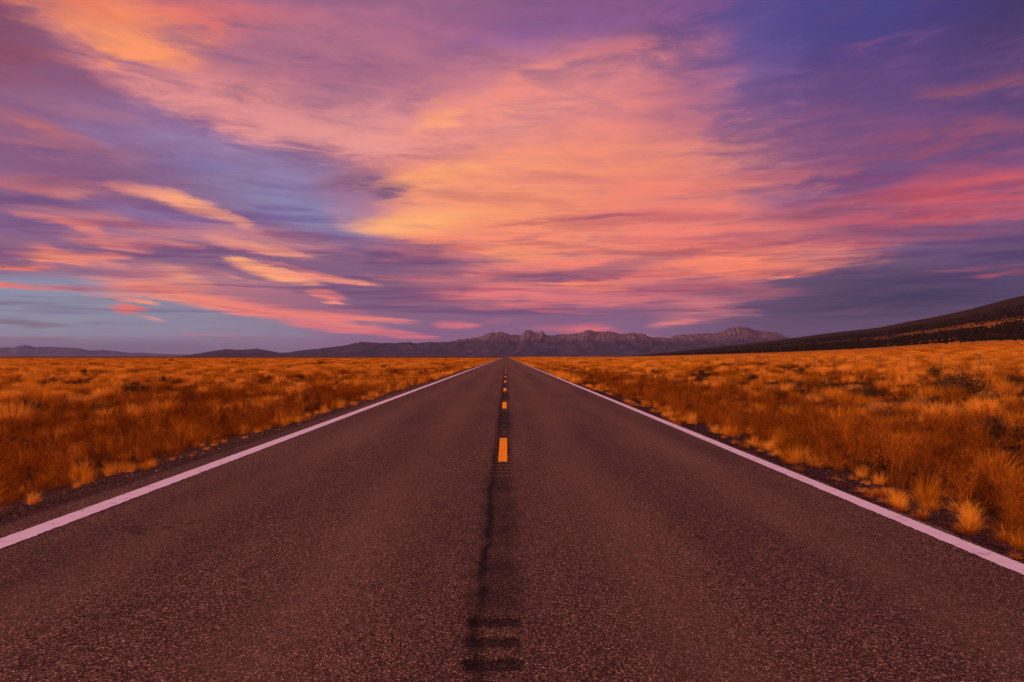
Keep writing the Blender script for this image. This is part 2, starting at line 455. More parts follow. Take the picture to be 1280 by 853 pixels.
# thin high veil over the whole dome: mauve low down, the unseen part overhead and behind is brightened salmon to light the ground
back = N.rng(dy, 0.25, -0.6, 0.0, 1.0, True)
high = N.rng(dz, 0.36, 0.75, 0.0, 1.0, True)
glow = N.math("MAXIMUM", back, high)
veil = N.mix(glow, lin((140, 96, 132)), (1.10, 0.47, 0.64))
sky = N.n.new("ShaderNodeTexSky")
sky.sky_type = "NISHITA"
sky.sun_disc = False
sky.sun_elevation = math.radians(SUN_EL)
sky.sun_rotation = math.radians(SUN_AZ)
ripple = N.ramp(t_, [(0.3, (0.93, 0.93, 0.95)), (0.7, (1.06, 1.05, 1.04))])
# thin level shadow bands where the low cloud sheet is seen edge-on
bands = N.noise(N.comb(N.math("MULTIPLY", azw, 0.10), N.math("MULTIPLY", N.math("LOGARITHM", N.math("ADD", el0, 2.5), math.e), 13.0), 2.2), 1.0, 5.0, 0.6, 0.3)
lowsky = N.math("MULTIPLY", N.rng(el, 1.6, 3.0, 0.0, 1.0, True), N.rng(el, 14.0, 7.0, 0.0, 1.0, True))
band_f = N.math("MULTIPLY", lowsky, N.rng(bands, 0.46, 0.64, 0.0, 0.80, True))
gold_f = N.math("MULTIPLY", lowsky, N.rng(bands, 0.46, 0.30, 0.0, 0.30, True))

def vmath(T, op, a, b, c=None):
    n = T.n.new("ShaderNodeVectorMath")
    n.operation = op
    for i, v in enumerate((a, b, c)):
        if v is not None:
            T._set(n.inputs[i], v)
    return n.outputs[0]


def sheet_bank(rows):
    """six cloud sheets as a reusable group; each ellipse is evaluated three at a time in the lanes of a vector"""
    cg = bpy.data.node_groups.new("cloud_sheets", "ShaderNodeTree")
    for nm in ("az", "el", "streak"):
        cg.interface.new_socket(nm, in_out="INPUT", socket_type="NodeSocketVector")
    cg.interface.new_socket("under", in_out="INPUT", socket_type="NodeSocketColor")
    cg.interface.new_socket("colour", in_out="OUTPUT", socket_type="NodeSocketColor")
    T = Nodes(cg)
    gi = T.n.new("NodeGroupInput").outputs
    azv, elv, stv, cur = gi[0], gi[1], gi[2], gi[3]
    ext = [1e9, -1e9, 1e9, -1e9]
    for k in range(0, len(rows), 3):
        tri = rows[k:k + 3]
        K = np.zeros((3, 10))
        K[:, 8] = -1.0
        for i, (a, e, sx, sy, ang, p, al, c, s) in enumerate(tri):
            w = SPREAD
            h = min(max((p - 1.0) / 0.9, 0.0), 1.0)           # 0 feathered, 1 firm edge
            ca, sn, ex, ey = math.cos(math.radians(ang)), math.sin(math.radians(ang)), sx * w, sy * w
            K[i] = (ca / ex, sn / ex, -(a * ca + e * sn) / ex, -sn / ey, ca / ey, (a * sn - e * ca) / ey, al, s * FRAY, -(1 - h) * 0.40, -h * 0.33)
            rr = 1.34 + 0.4 * (1 - h) + 0.4 * s
            hx, hy = rr * math.hypot(ex * ca, ey * sn) + 2.4, rr * math.hypot(ex * sn, ey * ca) + 0.4 + 0.12 * max(e, 0)
            ext = [min(ext[0], a - hx), max(ext[1], a + hx), min(ext[2], e - hy), max(ext[3], e + hy)]
        V = [tuple(K[:, j]) for j in range(10)]
        p1 = vmath(T, "MULTIPLY_ADD", elv, V[1], vmath(T, "MULTIPLY_ADD", azv, V[0], V[2]))
        p2 = vmath(T, "MULTIPLY_ADD", elv, V[4], vmath(T, "MULTIPLY_ADD", azv, V[3], V[5]))
        r2 = vmath(T, "MULTIPLY_ADD", p1, p1, vmath(T, "MULTIPLY", p2, p2))
        u = vmath(T, "MULTIPLY_ADD", r2, vmath(T, "MULTIPLY_ADD", r2, V[9], V[8]), (1, 1, 1))
        u = vmath(T, "MAXIMUM", vmath(T, "MULTIPLY_ADD", stv, V[7], u), (0, 0, 0))     # streaks fray the edge
        f = T.sep(vmath(T, "MULTIPLY", vmath(T, "MULTIPLY", u, u), V[6]))
        for i in range(len(tri)):
            cur = T.mix(f[i], cur, lin(tri[i][7]))
    out = T.n.new("NodeGroupOutput")
    T.t.links.new(cur, out.inputs[0])
    return cg, ext


SPREAD, FRAY = 1.0, 0.85
BANKS = [sheet_bank(CLOUDS[i:i + 6]) for i in range(0, len(CLOUDS), 6)]
az3, el3, st3 = N.comb(azw, azw, azw), N.comb(elw, elw, elw), N.comb(streak, streak, streak)


def sector(region):
    """the banks of cloud that reach into one sector of the dome, as its own background"""
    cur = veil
    for cg, x in BANKS:
        if x[1] < region[0] or x[0] > region[1] or x[3] < region[2] or x[2] > region[3]:
            continue
        g = N.n.new("ShaderNodeGroup")
        g.node_tree = cg
        for nm, so_ in (("az", az3), ("el", el3), ("streak", st3), ("under", cur)):
            N.t.links.new(so_, g.inputs[nm])
        cur = g.outputs[0]
    cur = N.mix(1.0, cur, ripple, "MULTIPLY")
    if region[1] > -359:
        cur = N.mix(band_f, cur, (0.62, 0.52, 0.80), "MULTIPLY")
        cur = N.mix(gold_f, cur, (1.22, 1.16, 1.05), "MULTIPLY")
    sc_ = N.n.new("ShaderNodeVectorMath")
    sc_.operation = "SCALE"
    N._set(sc_.inputs[0], cur)
    sc_.inputs["Scale"].default_value = 1.0 / SKY_STRENGTH
    bg = N.n.new("ShaderNodeBackground")
    bg.inputs["Strength"].default_value = SKY_STRENGTH
    N._set(bg.inputs["Color"], N.mix(0.97, sky.outputs[0], sc_.outputs[0]))
    return bg.outputs[0]


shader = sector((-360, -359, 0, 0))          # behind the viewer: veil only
AZE, ELE = [-100, -19, -7, 7, 19, 100], [-3, 8.0, 90]
for i in range(len(AZE) - 1):
    for j in range(len(ELE) - 1):
        reg = (AZE[i], AZE[i + 1], ELE[j], ELE[j + 1])
        ins = N.math("MULTIPLY", N.math("MULTIPLY", N.math("GREATER_THAN", az, reg[0]), N.math("LESS_THAN", az, reg[1] + 1e-5)),
                     N.math("MULTIPLY", N.math("GREATER_THAN", el, reg[2]), N.math("LESS_THAN", el, reg[3] + 1e-5)))
        mx = N.n.new("ShaderNodeMixShader")
        N._set(mx.inputs[0], ins)
        N.t.links.new(shader, mx.inputs[1])
        N.t.links.new(sector(reg), mx.inputs[2])
        shader = mx.outputs[0]
wo = N.n.new("ShaderNodeOutputWorld")
N.t.links.new(shader, wo.inputs["Surface"])
world.cycles.sampling_method = "MANUAL"
world.cycles.sample_map_resolution = 512

sun = bpy.data.lights.new("sun", "SUN")
sun.energy = 4.5
sun.angle = math.radians(5.0)
sun.color = (1.0, 0.62, 0.36)
so = link(bpy.data.objects.new("sun", sun))
se, sa = math.radians(SUN_EL), math.radians(SUN_AZ)
from mathutils import Vector
sdir = Vector((math.sin(sa) * math.cos(se), math.cos(sa) * math.cos(se), math.sin(se)))
so.rotation_euler = sdir.to_track_quat("Z", "Y").to_euler()
so.location = sdir * 200

vs = scene.view_settings
scene.display_settings.display_device = "sRGB"
vs.view_transform = "Standard"
vs.look = "None"
vs.exposure = 0.0
vs.gamma = 1.0


# ------------------------------------------------------------------ terrain heights
HX, RX = 870.0, 3000.0
_t = np.array([0.10, 0.132, 0.195, 0.24, 0.285, 0.3293, 0.3685, 0.4019, 0.427, 0.439, 0.4646, 0.478, 0.5116, 0.531, 0.543, 0.5605, 0.5677, 0.58, 0.66])
_ry = np.array([446, 445.6, 438.5, 433, 427.5, 421.3, 415.3, 411.4, 408, 404.4, 398.7, 396.5, 389, 382.5, 381.4, 373, 372.4, 368.3, 352])
_t2 = np.array([0.10, 0.132, 0.24, 0.3293, 0.3783, 0.427, 0.4664, 0.5058, 0.58, 0.66])
_fy = np.array([446, 445.9, 442.6, 439.4, 436.4, 434.4, 430.4, 427, 424.5, 420])


def height(x, y):
    """height of the plain and the hillside above the road surface"""
    x = np.asarray(x, dtype=np.float64)
    y = np.asarray(y, dtype=np.float64)
    t = np.where(y > 1, x / np.maximum(y, 1.0), 10.0)
    t = np.clip(t, 0.1, 0.66)
    ridge = (446 - np.interp(t, _t, _ry)) / 1116 * (RX / t)
    foot = (446 - np.interp(t, _t2, _fy)) / 1116 * (HX / t)
    # verges fall away from the road on both sides
    left = np.interp(-x, [0, 4.3, 5.0, 7.0, 30, 200, 2000], [-0.10, -0.10, -0.16, -0.52, -0.6, -0.7, -0.9])
    right = np.interp(x, [0, 3.55, 4.2, 6.4, 12, 30], [-0.10, -0.10, -0.14, -0.45, -0.35, 0.25])
    s1 = np.clip((x - 30) / (HX - 30), 0, 1)
    field = 0.25 + (foot - 0.25) * (0.75 * s1 + 0.25 * s1 ** 2)
    s2 = np.clip((x - HX) / (RX - HX), 0, 1)
    hill = foot + (ridge - foot) * s2
    hill = hill + (fbm(x / 420.0, y / 420.0, 4) - 0.5) * 0.10 * np.maximum(hill, 0) * np.clip(s2 * 4, 0, 1) * (1 - s2) * 2
    s3 = np.clip((x - RX) / 9000.0, 0, 1)
    hill = hill * (1 - 0.9 * s3)
    z = np.where(x < 0, left, np.where(x < 30, right, np.where(x < HX, field, hill)))
    rough = (fbm(x / 2.3, y / 2.3, 3) - 0.5) * 0.16 * np.clip((np.abs(x) - 5.5) / 3, 0, 1)
    return z + rough * (np.abs(x) < 200) * (np.abs(y) < 260)


def stretch(lo, hi, step, far, ratio):
    """coordinates evenly spaced between lo and hi, then ever wider out to far on both sides"""
    mid = list(np.arange(lo, hi + 1e-6, step))
    up, d, v = [], step, mid[-1]
    while v < far[1]:
        d *= ratio
        v = min(v + d, far[1])
        up.append(v)
    dn, d, v = [], step, mid[0]
    while v > far[0]:
        d *= ratio
        v = max(v - d, far[0])
        dn.append(v)
    return np.array(dn[::-1] + mid + up)


# ground and hillside share one grid and are split along the foot of the hill
gx = stretch(-24, 32, 0.55, (-26000, 26000), 1.09)
gx = np.unique(np.concatenate([gx[(gx < 700)], [HX], np.arange(960, 3400, 90.0), gx[gx > 3500], [3.55, -4.3]]))
gy = stretch(0, 60, 0.6, (-3000, 26000), 1.06)
GX, GY = np.meshgrid(gx, gy)
GZ = height(GX, GY)
V = np.stack([GX, GY, GZ], -1).reshape(-1, 3)
Fq = grid_faces(len(gy), len(gx))
cxq = V[Fq].mean(1)[:, 0]


def submesh(name, faces, mat):
    used, inv = np.unique(faces.ravel(), return_inverse=True)
    return mesh_from(name, V[used], inv.reshape(-1, 4), mat, smooth=True)


m_ground, N = new_mat("dry_plain")
P = N.pos()
px_, py_, pz_ = N.sep(P)
big = N.noise(P, 0.004, 5, 0.6)
mid = N.noise(N.comb(px_, N.math("MULTIPLY", py_, 0.25), 0.0), 0.06, 4, 0.6)
fine = N.noise(P, 9.0, 5, 0.65)
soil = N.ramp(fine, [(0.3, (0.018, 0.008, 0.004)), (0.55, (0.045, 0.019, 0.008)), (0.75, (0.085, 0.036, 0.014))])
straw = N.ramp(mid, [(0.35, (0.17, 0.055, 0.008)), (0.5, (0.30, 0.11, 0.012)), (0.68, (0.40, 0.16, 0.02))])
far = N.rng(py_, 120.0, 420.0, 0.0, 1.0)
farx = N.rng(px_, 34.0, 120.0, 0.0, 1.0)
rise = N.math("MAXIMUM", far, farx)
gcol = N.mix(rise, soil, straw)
gcol = N.mix(N.math("MULTIPLY", N.rng(py_, 900.0, 2200.0, 0.0, 0.85), N.rng(px_, 60.0, -20.0, 0.0, 1.0)), gcol, (0.055, 0.020, 0.008))
gravel_mask = N.rng(N.math("ABSOLUTE", N.math("ADD", px_, 0.45)), 4.9, 5.6, 1.0, 0.0)
gv = N.voronoi(P, 45.0)
gcol = N.mix(gravel_mask, gcol, N.ramp(N.sep(gv)[0], [(0.0, (0.012, 0.006, 0.005)), (0.6, (0.038, 0.019, 0.014)), (1.0, (0.12, 0.066, 0.05))]))
N.surface(gcol, 1.0, N.bump(fine, 0.6, 0.05), 0.0)

m_hill, N = new_mat("wooded_slope")
P = N.pos()
px_, py_, pz_ = N.sep(P)
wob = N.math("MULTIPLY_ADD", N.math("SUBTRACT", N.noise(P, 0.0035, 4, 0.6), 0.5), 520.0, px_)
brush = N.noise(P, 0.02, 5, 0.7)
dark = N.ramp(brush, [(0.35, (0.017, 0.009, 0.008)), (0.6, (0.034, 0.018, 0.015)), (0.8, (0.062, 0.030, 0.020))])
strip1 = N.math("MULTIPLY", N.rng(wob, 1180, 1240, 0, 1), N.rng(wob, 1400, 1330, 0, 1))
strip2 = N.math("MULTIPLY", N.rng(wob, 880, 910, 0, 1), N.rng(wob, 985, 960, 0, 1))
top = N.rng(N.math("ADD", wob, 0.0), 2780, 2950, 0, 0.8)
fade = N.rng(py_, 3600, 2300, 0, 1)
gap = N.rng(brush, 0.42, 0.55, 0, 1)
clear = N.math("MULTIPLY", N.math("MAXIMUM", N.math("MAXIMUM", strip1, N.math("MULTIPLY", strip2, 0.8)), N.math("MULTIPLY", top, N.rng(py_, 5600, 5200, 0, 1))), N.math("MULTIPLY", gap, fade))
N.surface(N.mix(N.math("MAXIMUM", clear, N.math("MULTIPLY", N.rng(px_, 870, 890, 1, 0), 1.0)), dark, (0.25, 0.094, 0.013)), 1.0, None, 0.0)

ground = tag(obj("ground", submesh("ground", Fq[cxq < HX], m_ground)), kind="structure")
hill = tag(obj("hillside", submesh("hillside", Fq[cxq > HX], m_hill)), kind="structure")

# ------------------------------------------------------------------ road
RL, RR = -4.32, 3.56


def groove(x, y):
    """milled rumble bars beside each centre dash: twenty bars 0.325 m apart, every 12.19 m"""
    ph = (y - 10.755 + 0.1625) % 12.19
    k = np.abs((ph % 0.325) / 0.325 - 0.5)
    bar = np.clip((0.27 - k) / 0.09, 0, 1)
    w = np.clip((0.146 - np.abs(x + 0.060 + 0.02 * (vnoise(y * 9, x * 0 + 3) - 0.5))) / 0.022, 0, 1)
    return np.where(ph < 6.5, bar * w, 0.0)


def between(y):
    """1 in the stretches between two groups of bars, where the joint was sealed over with tar"""
    ph = (y - 10.755 + 0.1625) % 12.19
    return np.clip((ph - 6.3) / 0.5, 0, 1) * np.clip((12.19 - ph) / 0.25, 0, 1)


def road_z(x, y):
    lump = (fbm(x * 22, y * 22, 2) - 0.5) * 0.003 * (y < 14)
    return -0.011 * groove(x, y) * (y < 70) + lump - 0.02 * (np.abs(x + 0.06) / 4) ** 2


rx = np.unique(np.round(np.concatenate([[RL, RL + 0.12], np.arange(-3.9, -0.35, 0.3), np.arange(-0.34, 0.24, 0.02), np.arange(0.3, 3.5, 0.3), [RR - 0.1, RR]]), 4))
ry = np.concatenate([np.arange(-40, 2, 2.0), np.arange(2, 24, 0.02), np.arange(24, 70, 0.04), stretch(70, 80, 1.0, (70, 9000), 1.08)])
ry = np.unique(np.round(ry, 4))
RXg, RYg = np.meshgrid(rx, ry)
edge_l = np.where(RXg <= RL + 1e-6, (fbm(RYg * 1.7, RYg * 0 + 5, 4) - 0.5) * 0.22, 0)
edge_r = np.where(RXg >= RR - 1e-6, (fbm(RYg * 2.1, RYg * 0 + 8, 4) - 0.5) * 0.10, 0)
RZg = road_z(RXg, RYg)
RV = np.stack([RXg + edge_l + edge_r, RYg, RZg], -1).reshape(-1, 3)
RF = grid_faces(len(ry), len(rx))
# ragged broken lip of the pavement, down into the gravel
skirt_v, skirt_f = [], []
for side, ci in ((-1, 0), (1, len(rx) - 1)):
    base = len(RV) + len(skirt_v)
    for r in range(len(ry)):
        v = RV[r * len(rx) + ci]
        skirt_v.append((v[0] + side * 0.05, v[1], -0.16))
    for r in range(len(ry) - 1):
        a, b = r * len(rx) + ci, (r + 1) * len(rx) + ci
        skirt_f.append((a, b, base + r + 1, base + r) if side > 0 else (b, a, base + r, base + r + 1))
RV = np.concatenate([RV, np.array(skirt_v)])
RF = np.concatenate([RF, np.array(skirt_f)])

m_road, N = new_mat("chip_seal_asphalt")
P = N.pos()
px_, py_, pz_ = N.sep(P)
grit = N.comb(px_, N.math("MULTIPLY", py_, 0.66), pz_)          # chips lie combed along the rolling direction
chips = N.voronoi(grit, 128.0)
cr, cg, cb = N.sep(chips)
chip2 = N.noise(grit, 80.0, 3, 0.7)
stone = N.ramp(cr, [(0.0, (0.010, 0.005, 0.004)), (0.35, (0.049, 0.028, 0.019)), (0.7, (0.152, 0.087, 0.055)), (0.92, (0.29, 0.168, 0.112)), (1.0, (0.50, 0.31, 0.22))])
stone = N.mix(N.rng(chip2, 0.37, 0.65, 0.86, 0.0), stone, (0.022, 0.009, 0.007))
patch = N.noise(N.comb(N.math("MULTIPLY", px_, 1.0), N.math("MULTIPLY", py_, 0.12), 0), 0.9, 5, 0.6)
stone = N.mix(1.0, stone, N.ramp(patch, [(0.3, (0.70, 0.68, 0.68)), (0.7, (1.32, 1.28, 1.26))]), "MULTIPLY")
blot = N.noise(P, 2.2, 5, 0.65)
stone = N.mix(N.rng(blot, 0.60, 0.74, 0, 0.35), stone, (0.03, 0.014, 0.010))
# polished wheel paths, a little paler
for cx in (-2.75, -1.15, 0.95, 2.5):
    w = N.rng(N.math("ABSOLUTE", N.math("SUBTRACT", px_, cx)), 0.0, 0.55, 0.22, 0.0, True)
    stone = N.mix(w, stone, (0.160, 0.090, 0.058))
# sealed joint down the middle: worn tar with ragged sides
jag = N.noise(N.comb(N.math("MULTIPLY", px_, 8.0), N.math("MULTIPLY", py_, 2.2), 0), 1.0, 6, 0.7)
wander = N.math("MULTIPLY", N.math("SUBTRACT", N.noise(N.comb(0, py_, 4.0), 0.35, 3, 0.5), 0.5), 0.16)
xc = N.math("ADD", px_, wander)
off = N.math("ABSOLUTE", N.math("ADD", xc, 0.045))
band = N.rng(N.math("MULTIPLY_ADD", N.math("SUBTRACT", jag, 0.5), 0.34, off), 0.08, 0.24, 1.0, 0.0, True)
seal = N.math("MULTIPLY", N.math("MULTIPLY", band, N.math("ADD", N.math("MULTIPLY_ADD", N.attr("sealed"), 0.85, 0.08), N.rng(py_, 7.0, 17.0, 0.0, 0.45))), N.rng(N.noise(P, 1.3, 4, 0.7), 0.32, 0.6, 0.35, 0.9))
seal = N.math("MULTIPLY", seal, N.rng(N.math("MULTIPLY_ADD", N.noise(P, 24.0, 3, 0.7), 0.9, N.math("MULTIPLY", cr, 0.5)), 0.70, 1.2, 1.0, 0.62))
stone = N.mix(seal, stone, (0.016, 0.007, 0.006))
cd = N.math("ABSOLUTE", N.math("ADD", xc, N.math("MULTIPLY_ADD", N.math("SUBTRACT", N.noise(N.comb(0, py_, 1.0), 1.6, 6, 0.72), 0.5), 0.22, 0.135)))
crack = N.math("MULTIPLY", N.rng(cd, 0.006, 0.046, 1.0, 0.0), N.rng(N.noise(P, 3.5, 3, 0.6), 0.34, 0.46, 0.45, 1.0))
crack = N.math("MULTIPLY", crack, N.math("MULTIPLY_ADD", N.attr("sealed"), 0.3, 0.7))
stone = N.mix(crack, stone, (0.006, 0.003, 0.003))
# tar pooled in the milled bars
tar = N.math("MULTIPLY", N.rng(N.math("MULTIPLY_ADD", N.math("SUBTRACT", N.noise(N.comb(N.math("MULTIPLY", px_, 46.0), N.math("MULTIPLY", py_, 14.0), 0), 1.0, 4, 0.7), 0.5), 1.3, N.math("MULTIPLY_ADD", N.math("SINE", N.math("MULTIPLY_ADD", N.noise(P, 9.0, 2, 0.5), 14.0, N.math("MULTIPLY", px_, 230.0))), 0.17, N.math("MULTIPLY", N.attr("bar"), 0.92))), 0.22, 0.48, 0.0, 0.95), N.rng(chip2, 0.40, 0.70, 1.0, 0.35))
stone = N.mix(tar, stone, (0.007, 0.003, 0.003))
# hairline cracks
hc = N.n.new("ShaderNodeTexVoronoi")
hc.feature = "DISTANCE_TO_EDGE"
hc.inputs["Scale"].default_value = 0.45
wv = N.noise(P, 1.1, 4, 0.65, out=1)
vm = N.n.new("ShaderNodeVectorMath")
vm.operation = "MULTIPLY_ADD"
N._set(vm.inputs[0], wv)
vm.inputs[1].default_value = (1.6, 1.6, 0)
N._set(vm.inputs[2], P)
N._set(hc.inputs["Vector"], vm.outputs[0])
hair = N.math("MULTIPLY", N.rng(hc.outputs["Distance"], 0.0, 0.006, 0.8, 0.0), N.rng(N.noise(P, 0.5, 2, 0.5), 0.5, 0.6, 0.0, 1.0))
stone = N.mix(hair, stone, (0.012, 0.008, 0.008))
hgt = N.math("MULTIPLY_ADD", chip2, 0.5, N.voronoi(grit, 128.0, "Distance"))
N.surface(stone, 0.95, N.bump(hgt, 0.9, 0.011), 0.08)
road_me = mesh_from("road", RV, RF, m_road, smooth=True)
for an, arr in (("bar", groove(RXg, RYg)), ("sealed", between(RYg))):
    at_ = road_me.attributes.new(an, "FLOAT", "POINT")
    at_.data.foreach_set("value", np.concatenate([arr.ravel(), np.zeros(len(skirt_v))]).astype(np.float32))
road = tag(obj("road", road_me), kind="structure")


# ------------------------------------------------------------------ painted markings
def paint(name, base, wear):
    m, N = new_mat(name)
    P = N.pos()
    grit = N.noise(P, 70.0, 4, 0.7)
    worn = N.noise(P, 6.0, 5, 0.7)
    c = N.mix(N.rng(grit, 0.30, 0.62, 0.30, 0.0), base, tuple(v * 0.55 for v in base))
    c = N.mix(N.rng(worn, 0.55, 0.70, 0.0, wear), c, (0.06, 0.04, 0.035))
    N.surface(c, 0.95, N.bump(grit, 0.6, 0.004), 0.04)
    return m


m_white = paint("white_road_paint", (0.52, 0.47, 0.50), 0.5)
m_yellow = paint("yellow_road_paint", (0.66, 0.24, 0.006), 0.4)


def strip(name, x0, x1, ys, jag, mat, kindname, nx=2):
    ys = np.asarray(ys)
    e0 = x0 + (fbm(ys * 19, ys * 0 + x0 * 13, 3) - 0.5) * jag[0]
    e1 = x1 + (fbm(ys * 19, ys * 0 + x1 * 13 + 40, 3) - 0.5) * jag[1]
    u = np.linspace(0, 1, nx)[None, :]
    X = e0[:, None] * (1 - u) + e1[:, None] * u
    Y = np.repeat(ys[:, None], nx, 1)
    Z = road_z(X, Y) + 0.005
    me = mesh_from(name, np.stack([X, Y, Z], -1).reshape(-1, 3), grid_faces(len(ys), nx), mat, smooth=True)
    return tag(obj(name, me), kind=kindname)


ys_long = np.unique(np.concatenate([np.arange(-30, 3, 1.0), np.arange(3, 40, 0.03), np.arange(40, 120, 0.5), stretch(120, 130, 2, (120, 8800), 1.1)]))
strip("edge_line_marking", -3.93, -3.715, ys_long, (0.010, 0.035), m_white, "structure", 6)
strip("edge_line_marking", 3.345, 3.52, ys_long, (0.03, 0.012), m_white, "structure", 6)
for k in range(-1, 45):
    y0 = 11.88 + 12.19 * k
    n = 180 if k < 4 else 12
    strip("dash_marking", -0.103, 0.017, np.linspace(y0, y0 + 3.5, n), (0.012, 0.012), m_yellow, "structure", 8 if k < 4 else 2)


# ------------------------------------------------------------------ plants: prototypes kept as mesh data
def plant_mat(name, stops, trans=0.35, sheen=0.0):
    m, N = new_mat(name)
    t = N.attr("tint")
    inf = N.n.new("ShaderNodeObjectInfo").outputs["Random"]
    oi = N.n.new("ShaderNodeObjectInfo")
    place = N.noise(oi.outputs["Location"], 0.22, 3, 0.6)          # patches of browner and paler plants across the plain
    f = N.math("MULTIPLY_ADD", N.math("SUBTRACT", inf, 0.5), 0.7, N.math("MULTIPLY_ADD", N.math("SUBTRACT", place, 0.5), 1.3, t), clamp=True)
    c = N.ramp(f, stops)
    d = N.n.new("ShaderNodeBsdfDiffuse")
    tr = N.n.new("ShaderNodeBsdfTranslucent")
    N._set(d.inputs[0], c)
    N._set(tr.inputs[0], c)
    mx = N.n.new("ShaderNodeMixShader")
    mx.inputs[0].default_value = trans
    N.t.links.new(d.outputs[0], mx.inputs[1])
    N.t.links.new(tr.outputs[0], mx.inputs[2])
    o = N.n.new("ShaderNodeOutputMaterial")
    N.t.links.new(mx.outputs[0], o.inputs[0])
    return m


m_straw = plant_mat("straw_grass", [(0.0, (0.12, 0.026, 0.002)), (0.3, (0.38, 0.120, 0.006)), (0.62, (0.66, 0.24, 0.016)), (1.0, (0.80, 0.37, 0.055))])
m_rust = plant_mat("rust_weed", [(0.0, (0.07, 0.015, 0.002)), (0.5, (0.21, 0.050, 0.005)), (1.0, (0.40, 0.115, 0.012))], 0.25)
m_seed = plant_mat("pale_seed_head", [(0.0, (0.28, 0.10, 0.025)), (1.0, (0.55, 0.27, 0.11))], 0.2)
m_sage = plant_mat("dark_sage_leaf", [(0.0, (0.014, 0.008, 0.005)), (0.6, (0.036, 0.020, 0.010)), (1.0, (0.08, 0.04, 0.016))], 0.15)
m_pale = plant_mat("pale_bush_twig", [(0.0, (0.24, 0.085, 0.014)), (0.6, (0.46, 0.19, 0.04)), (1.0, (0.62, 0.31, 0.09))], 0.35)
m_bark = plant_mat("woody_stem", [(0.0, (0.035, 0.022, 0.016)), (1.0, (0.10, 0.065, 0.045))], 0.0)
m_juniper = plant_mat("juniper_needles", [(0.0, (0.012, 0.007, 0.006)), (1.0, (0.034, 0.019, 0.014))], 0.1)


def blades(n, base_r, h, lean, width, bend=0.5, segs=3, r=None, hvar=0.35):
    """n tapering ribbons rising from a tuft base; returns verts, faces, per-vertex tint"""
    r = r or rng
    a = r.random(n) * 2 * np.pi
    br = base_r * np.sqrt(r.random(n))
    bx, by = br * np.cos(a), br * np.sin(a)
    la = a + r.normal(0, 0.9, n)
    ll = np.abs(r.normal(0, lean, n)) + lean * 0.3
    hh = h * (1 - hvar * r.random(n))
    face = r.random(n) * np.pi
    wx, wy = np.cos(face), np.sin(face)
    V, T = [], []
    tint = np.clip(r.normal(0.5, 0.22, n), 0, 1)
    ss = np.linspace(0, 1, segs + 1)
    for s in ss:
        out = ll * hh * (s * (1 - bend) + bend * s ** 2.2)
        z = hh * s * (1 - 0.18 * ll * s)
        w = width * (1 - s) ** 0.7 * 0.5 + 0.0006
        cx, cy = bx + np.cos(la) * out, by + np.sin(la) * out
        V.append(np.stack([cx - wx * w, cy - wy * w, z], -1))
        V.append(np.stack([cx + wx * w, cy + wy * w, z], -1))
        T += [tint, tint]
    V = np.stack(V, 1)
    k = V.shape[1]
    base = (np.arange(n) * k)[:, None, None]
    f = np.array([[2 * i, 2 * i + 1, 2 * i + 3, 2 * i + 2] for i in range(segs)])[None]
    return V.reshape(-1, 3), (base + f).reshape(-1, 4), np.stack(T, 1).ravel()


def join(parts):
    vs, fs, ts, o = [], [], [], 0
    for v, f, t in parts:
        vs.append(v)
        fs.append(f + o)
        ts.append(t)
        o += len(v)
    return np.concatenate(vs), np.concatenate(fs), np.concatenate(ts)


def flecks(pts, size, r=None, flat=1.0, tint=None):
    """a small four-cornered leaf or seed scale at each point, turned every way"""
    r = r or rng
    n = len(pts)
    u = r.normal(size=(n, 3))
    u /= np.linalg.norm(u, axis=1)[:, None]
    w = np.cross(u, r.normal(size=(n, 3)))
    w /= np.linalg.norm(w, axis=1)[:, None]
    sz = size * (0.6 + 0.8 * r.random(n))[:, None]
    V = np.stack([pts - u * sz, pts - w * sz * 0.5 * flat, pts + u * sz, pts + w * sz * 0.5 * flat], 1).reshape(-1, 3)
    F = np.arange(4 * n).reshape(n, 4)
    t = np.clip(r.normal(0.5, 0.25, n), 0, 1) if tint is None else tint
    return V, F, np.repeat(t, 4)


def twigs(p0, p1, w):
    """thin straight ribbons, two crossed per twig"""
    n = len(p0)
    d = p1 - p0
    s1 = np.cross(d, np.array([0.3, 0.5, 0.81]))
    s1 /= np.linalg.norm(s1, axis=1)[:, None] + 1e-9
    V, F = [], []
    s2 = np.cross(d, s1)
    s2 /= np.linalg.norm(s2, axis=1)[:, None] + 1e-9
    out = []
    for s in (s1, s2):
        out.append(np.stack([p0 - s * w, p0 + s * w, p1 + s * w * 0.45, p1 - s * w * 0.45], 1).reshape(-1, 3))
    V = np.concatenate(out)
    F = np.arange(len(V)).reshape(-1, 4)
    return V, F, np.clip(rng.normal(0.5, 0.2, 2 * n), 0, 1).repeat(4)


def proto(coll, name, me):
    o = bpy.data.objects.new(name, me)
    coll.objects.link(o)
    return o


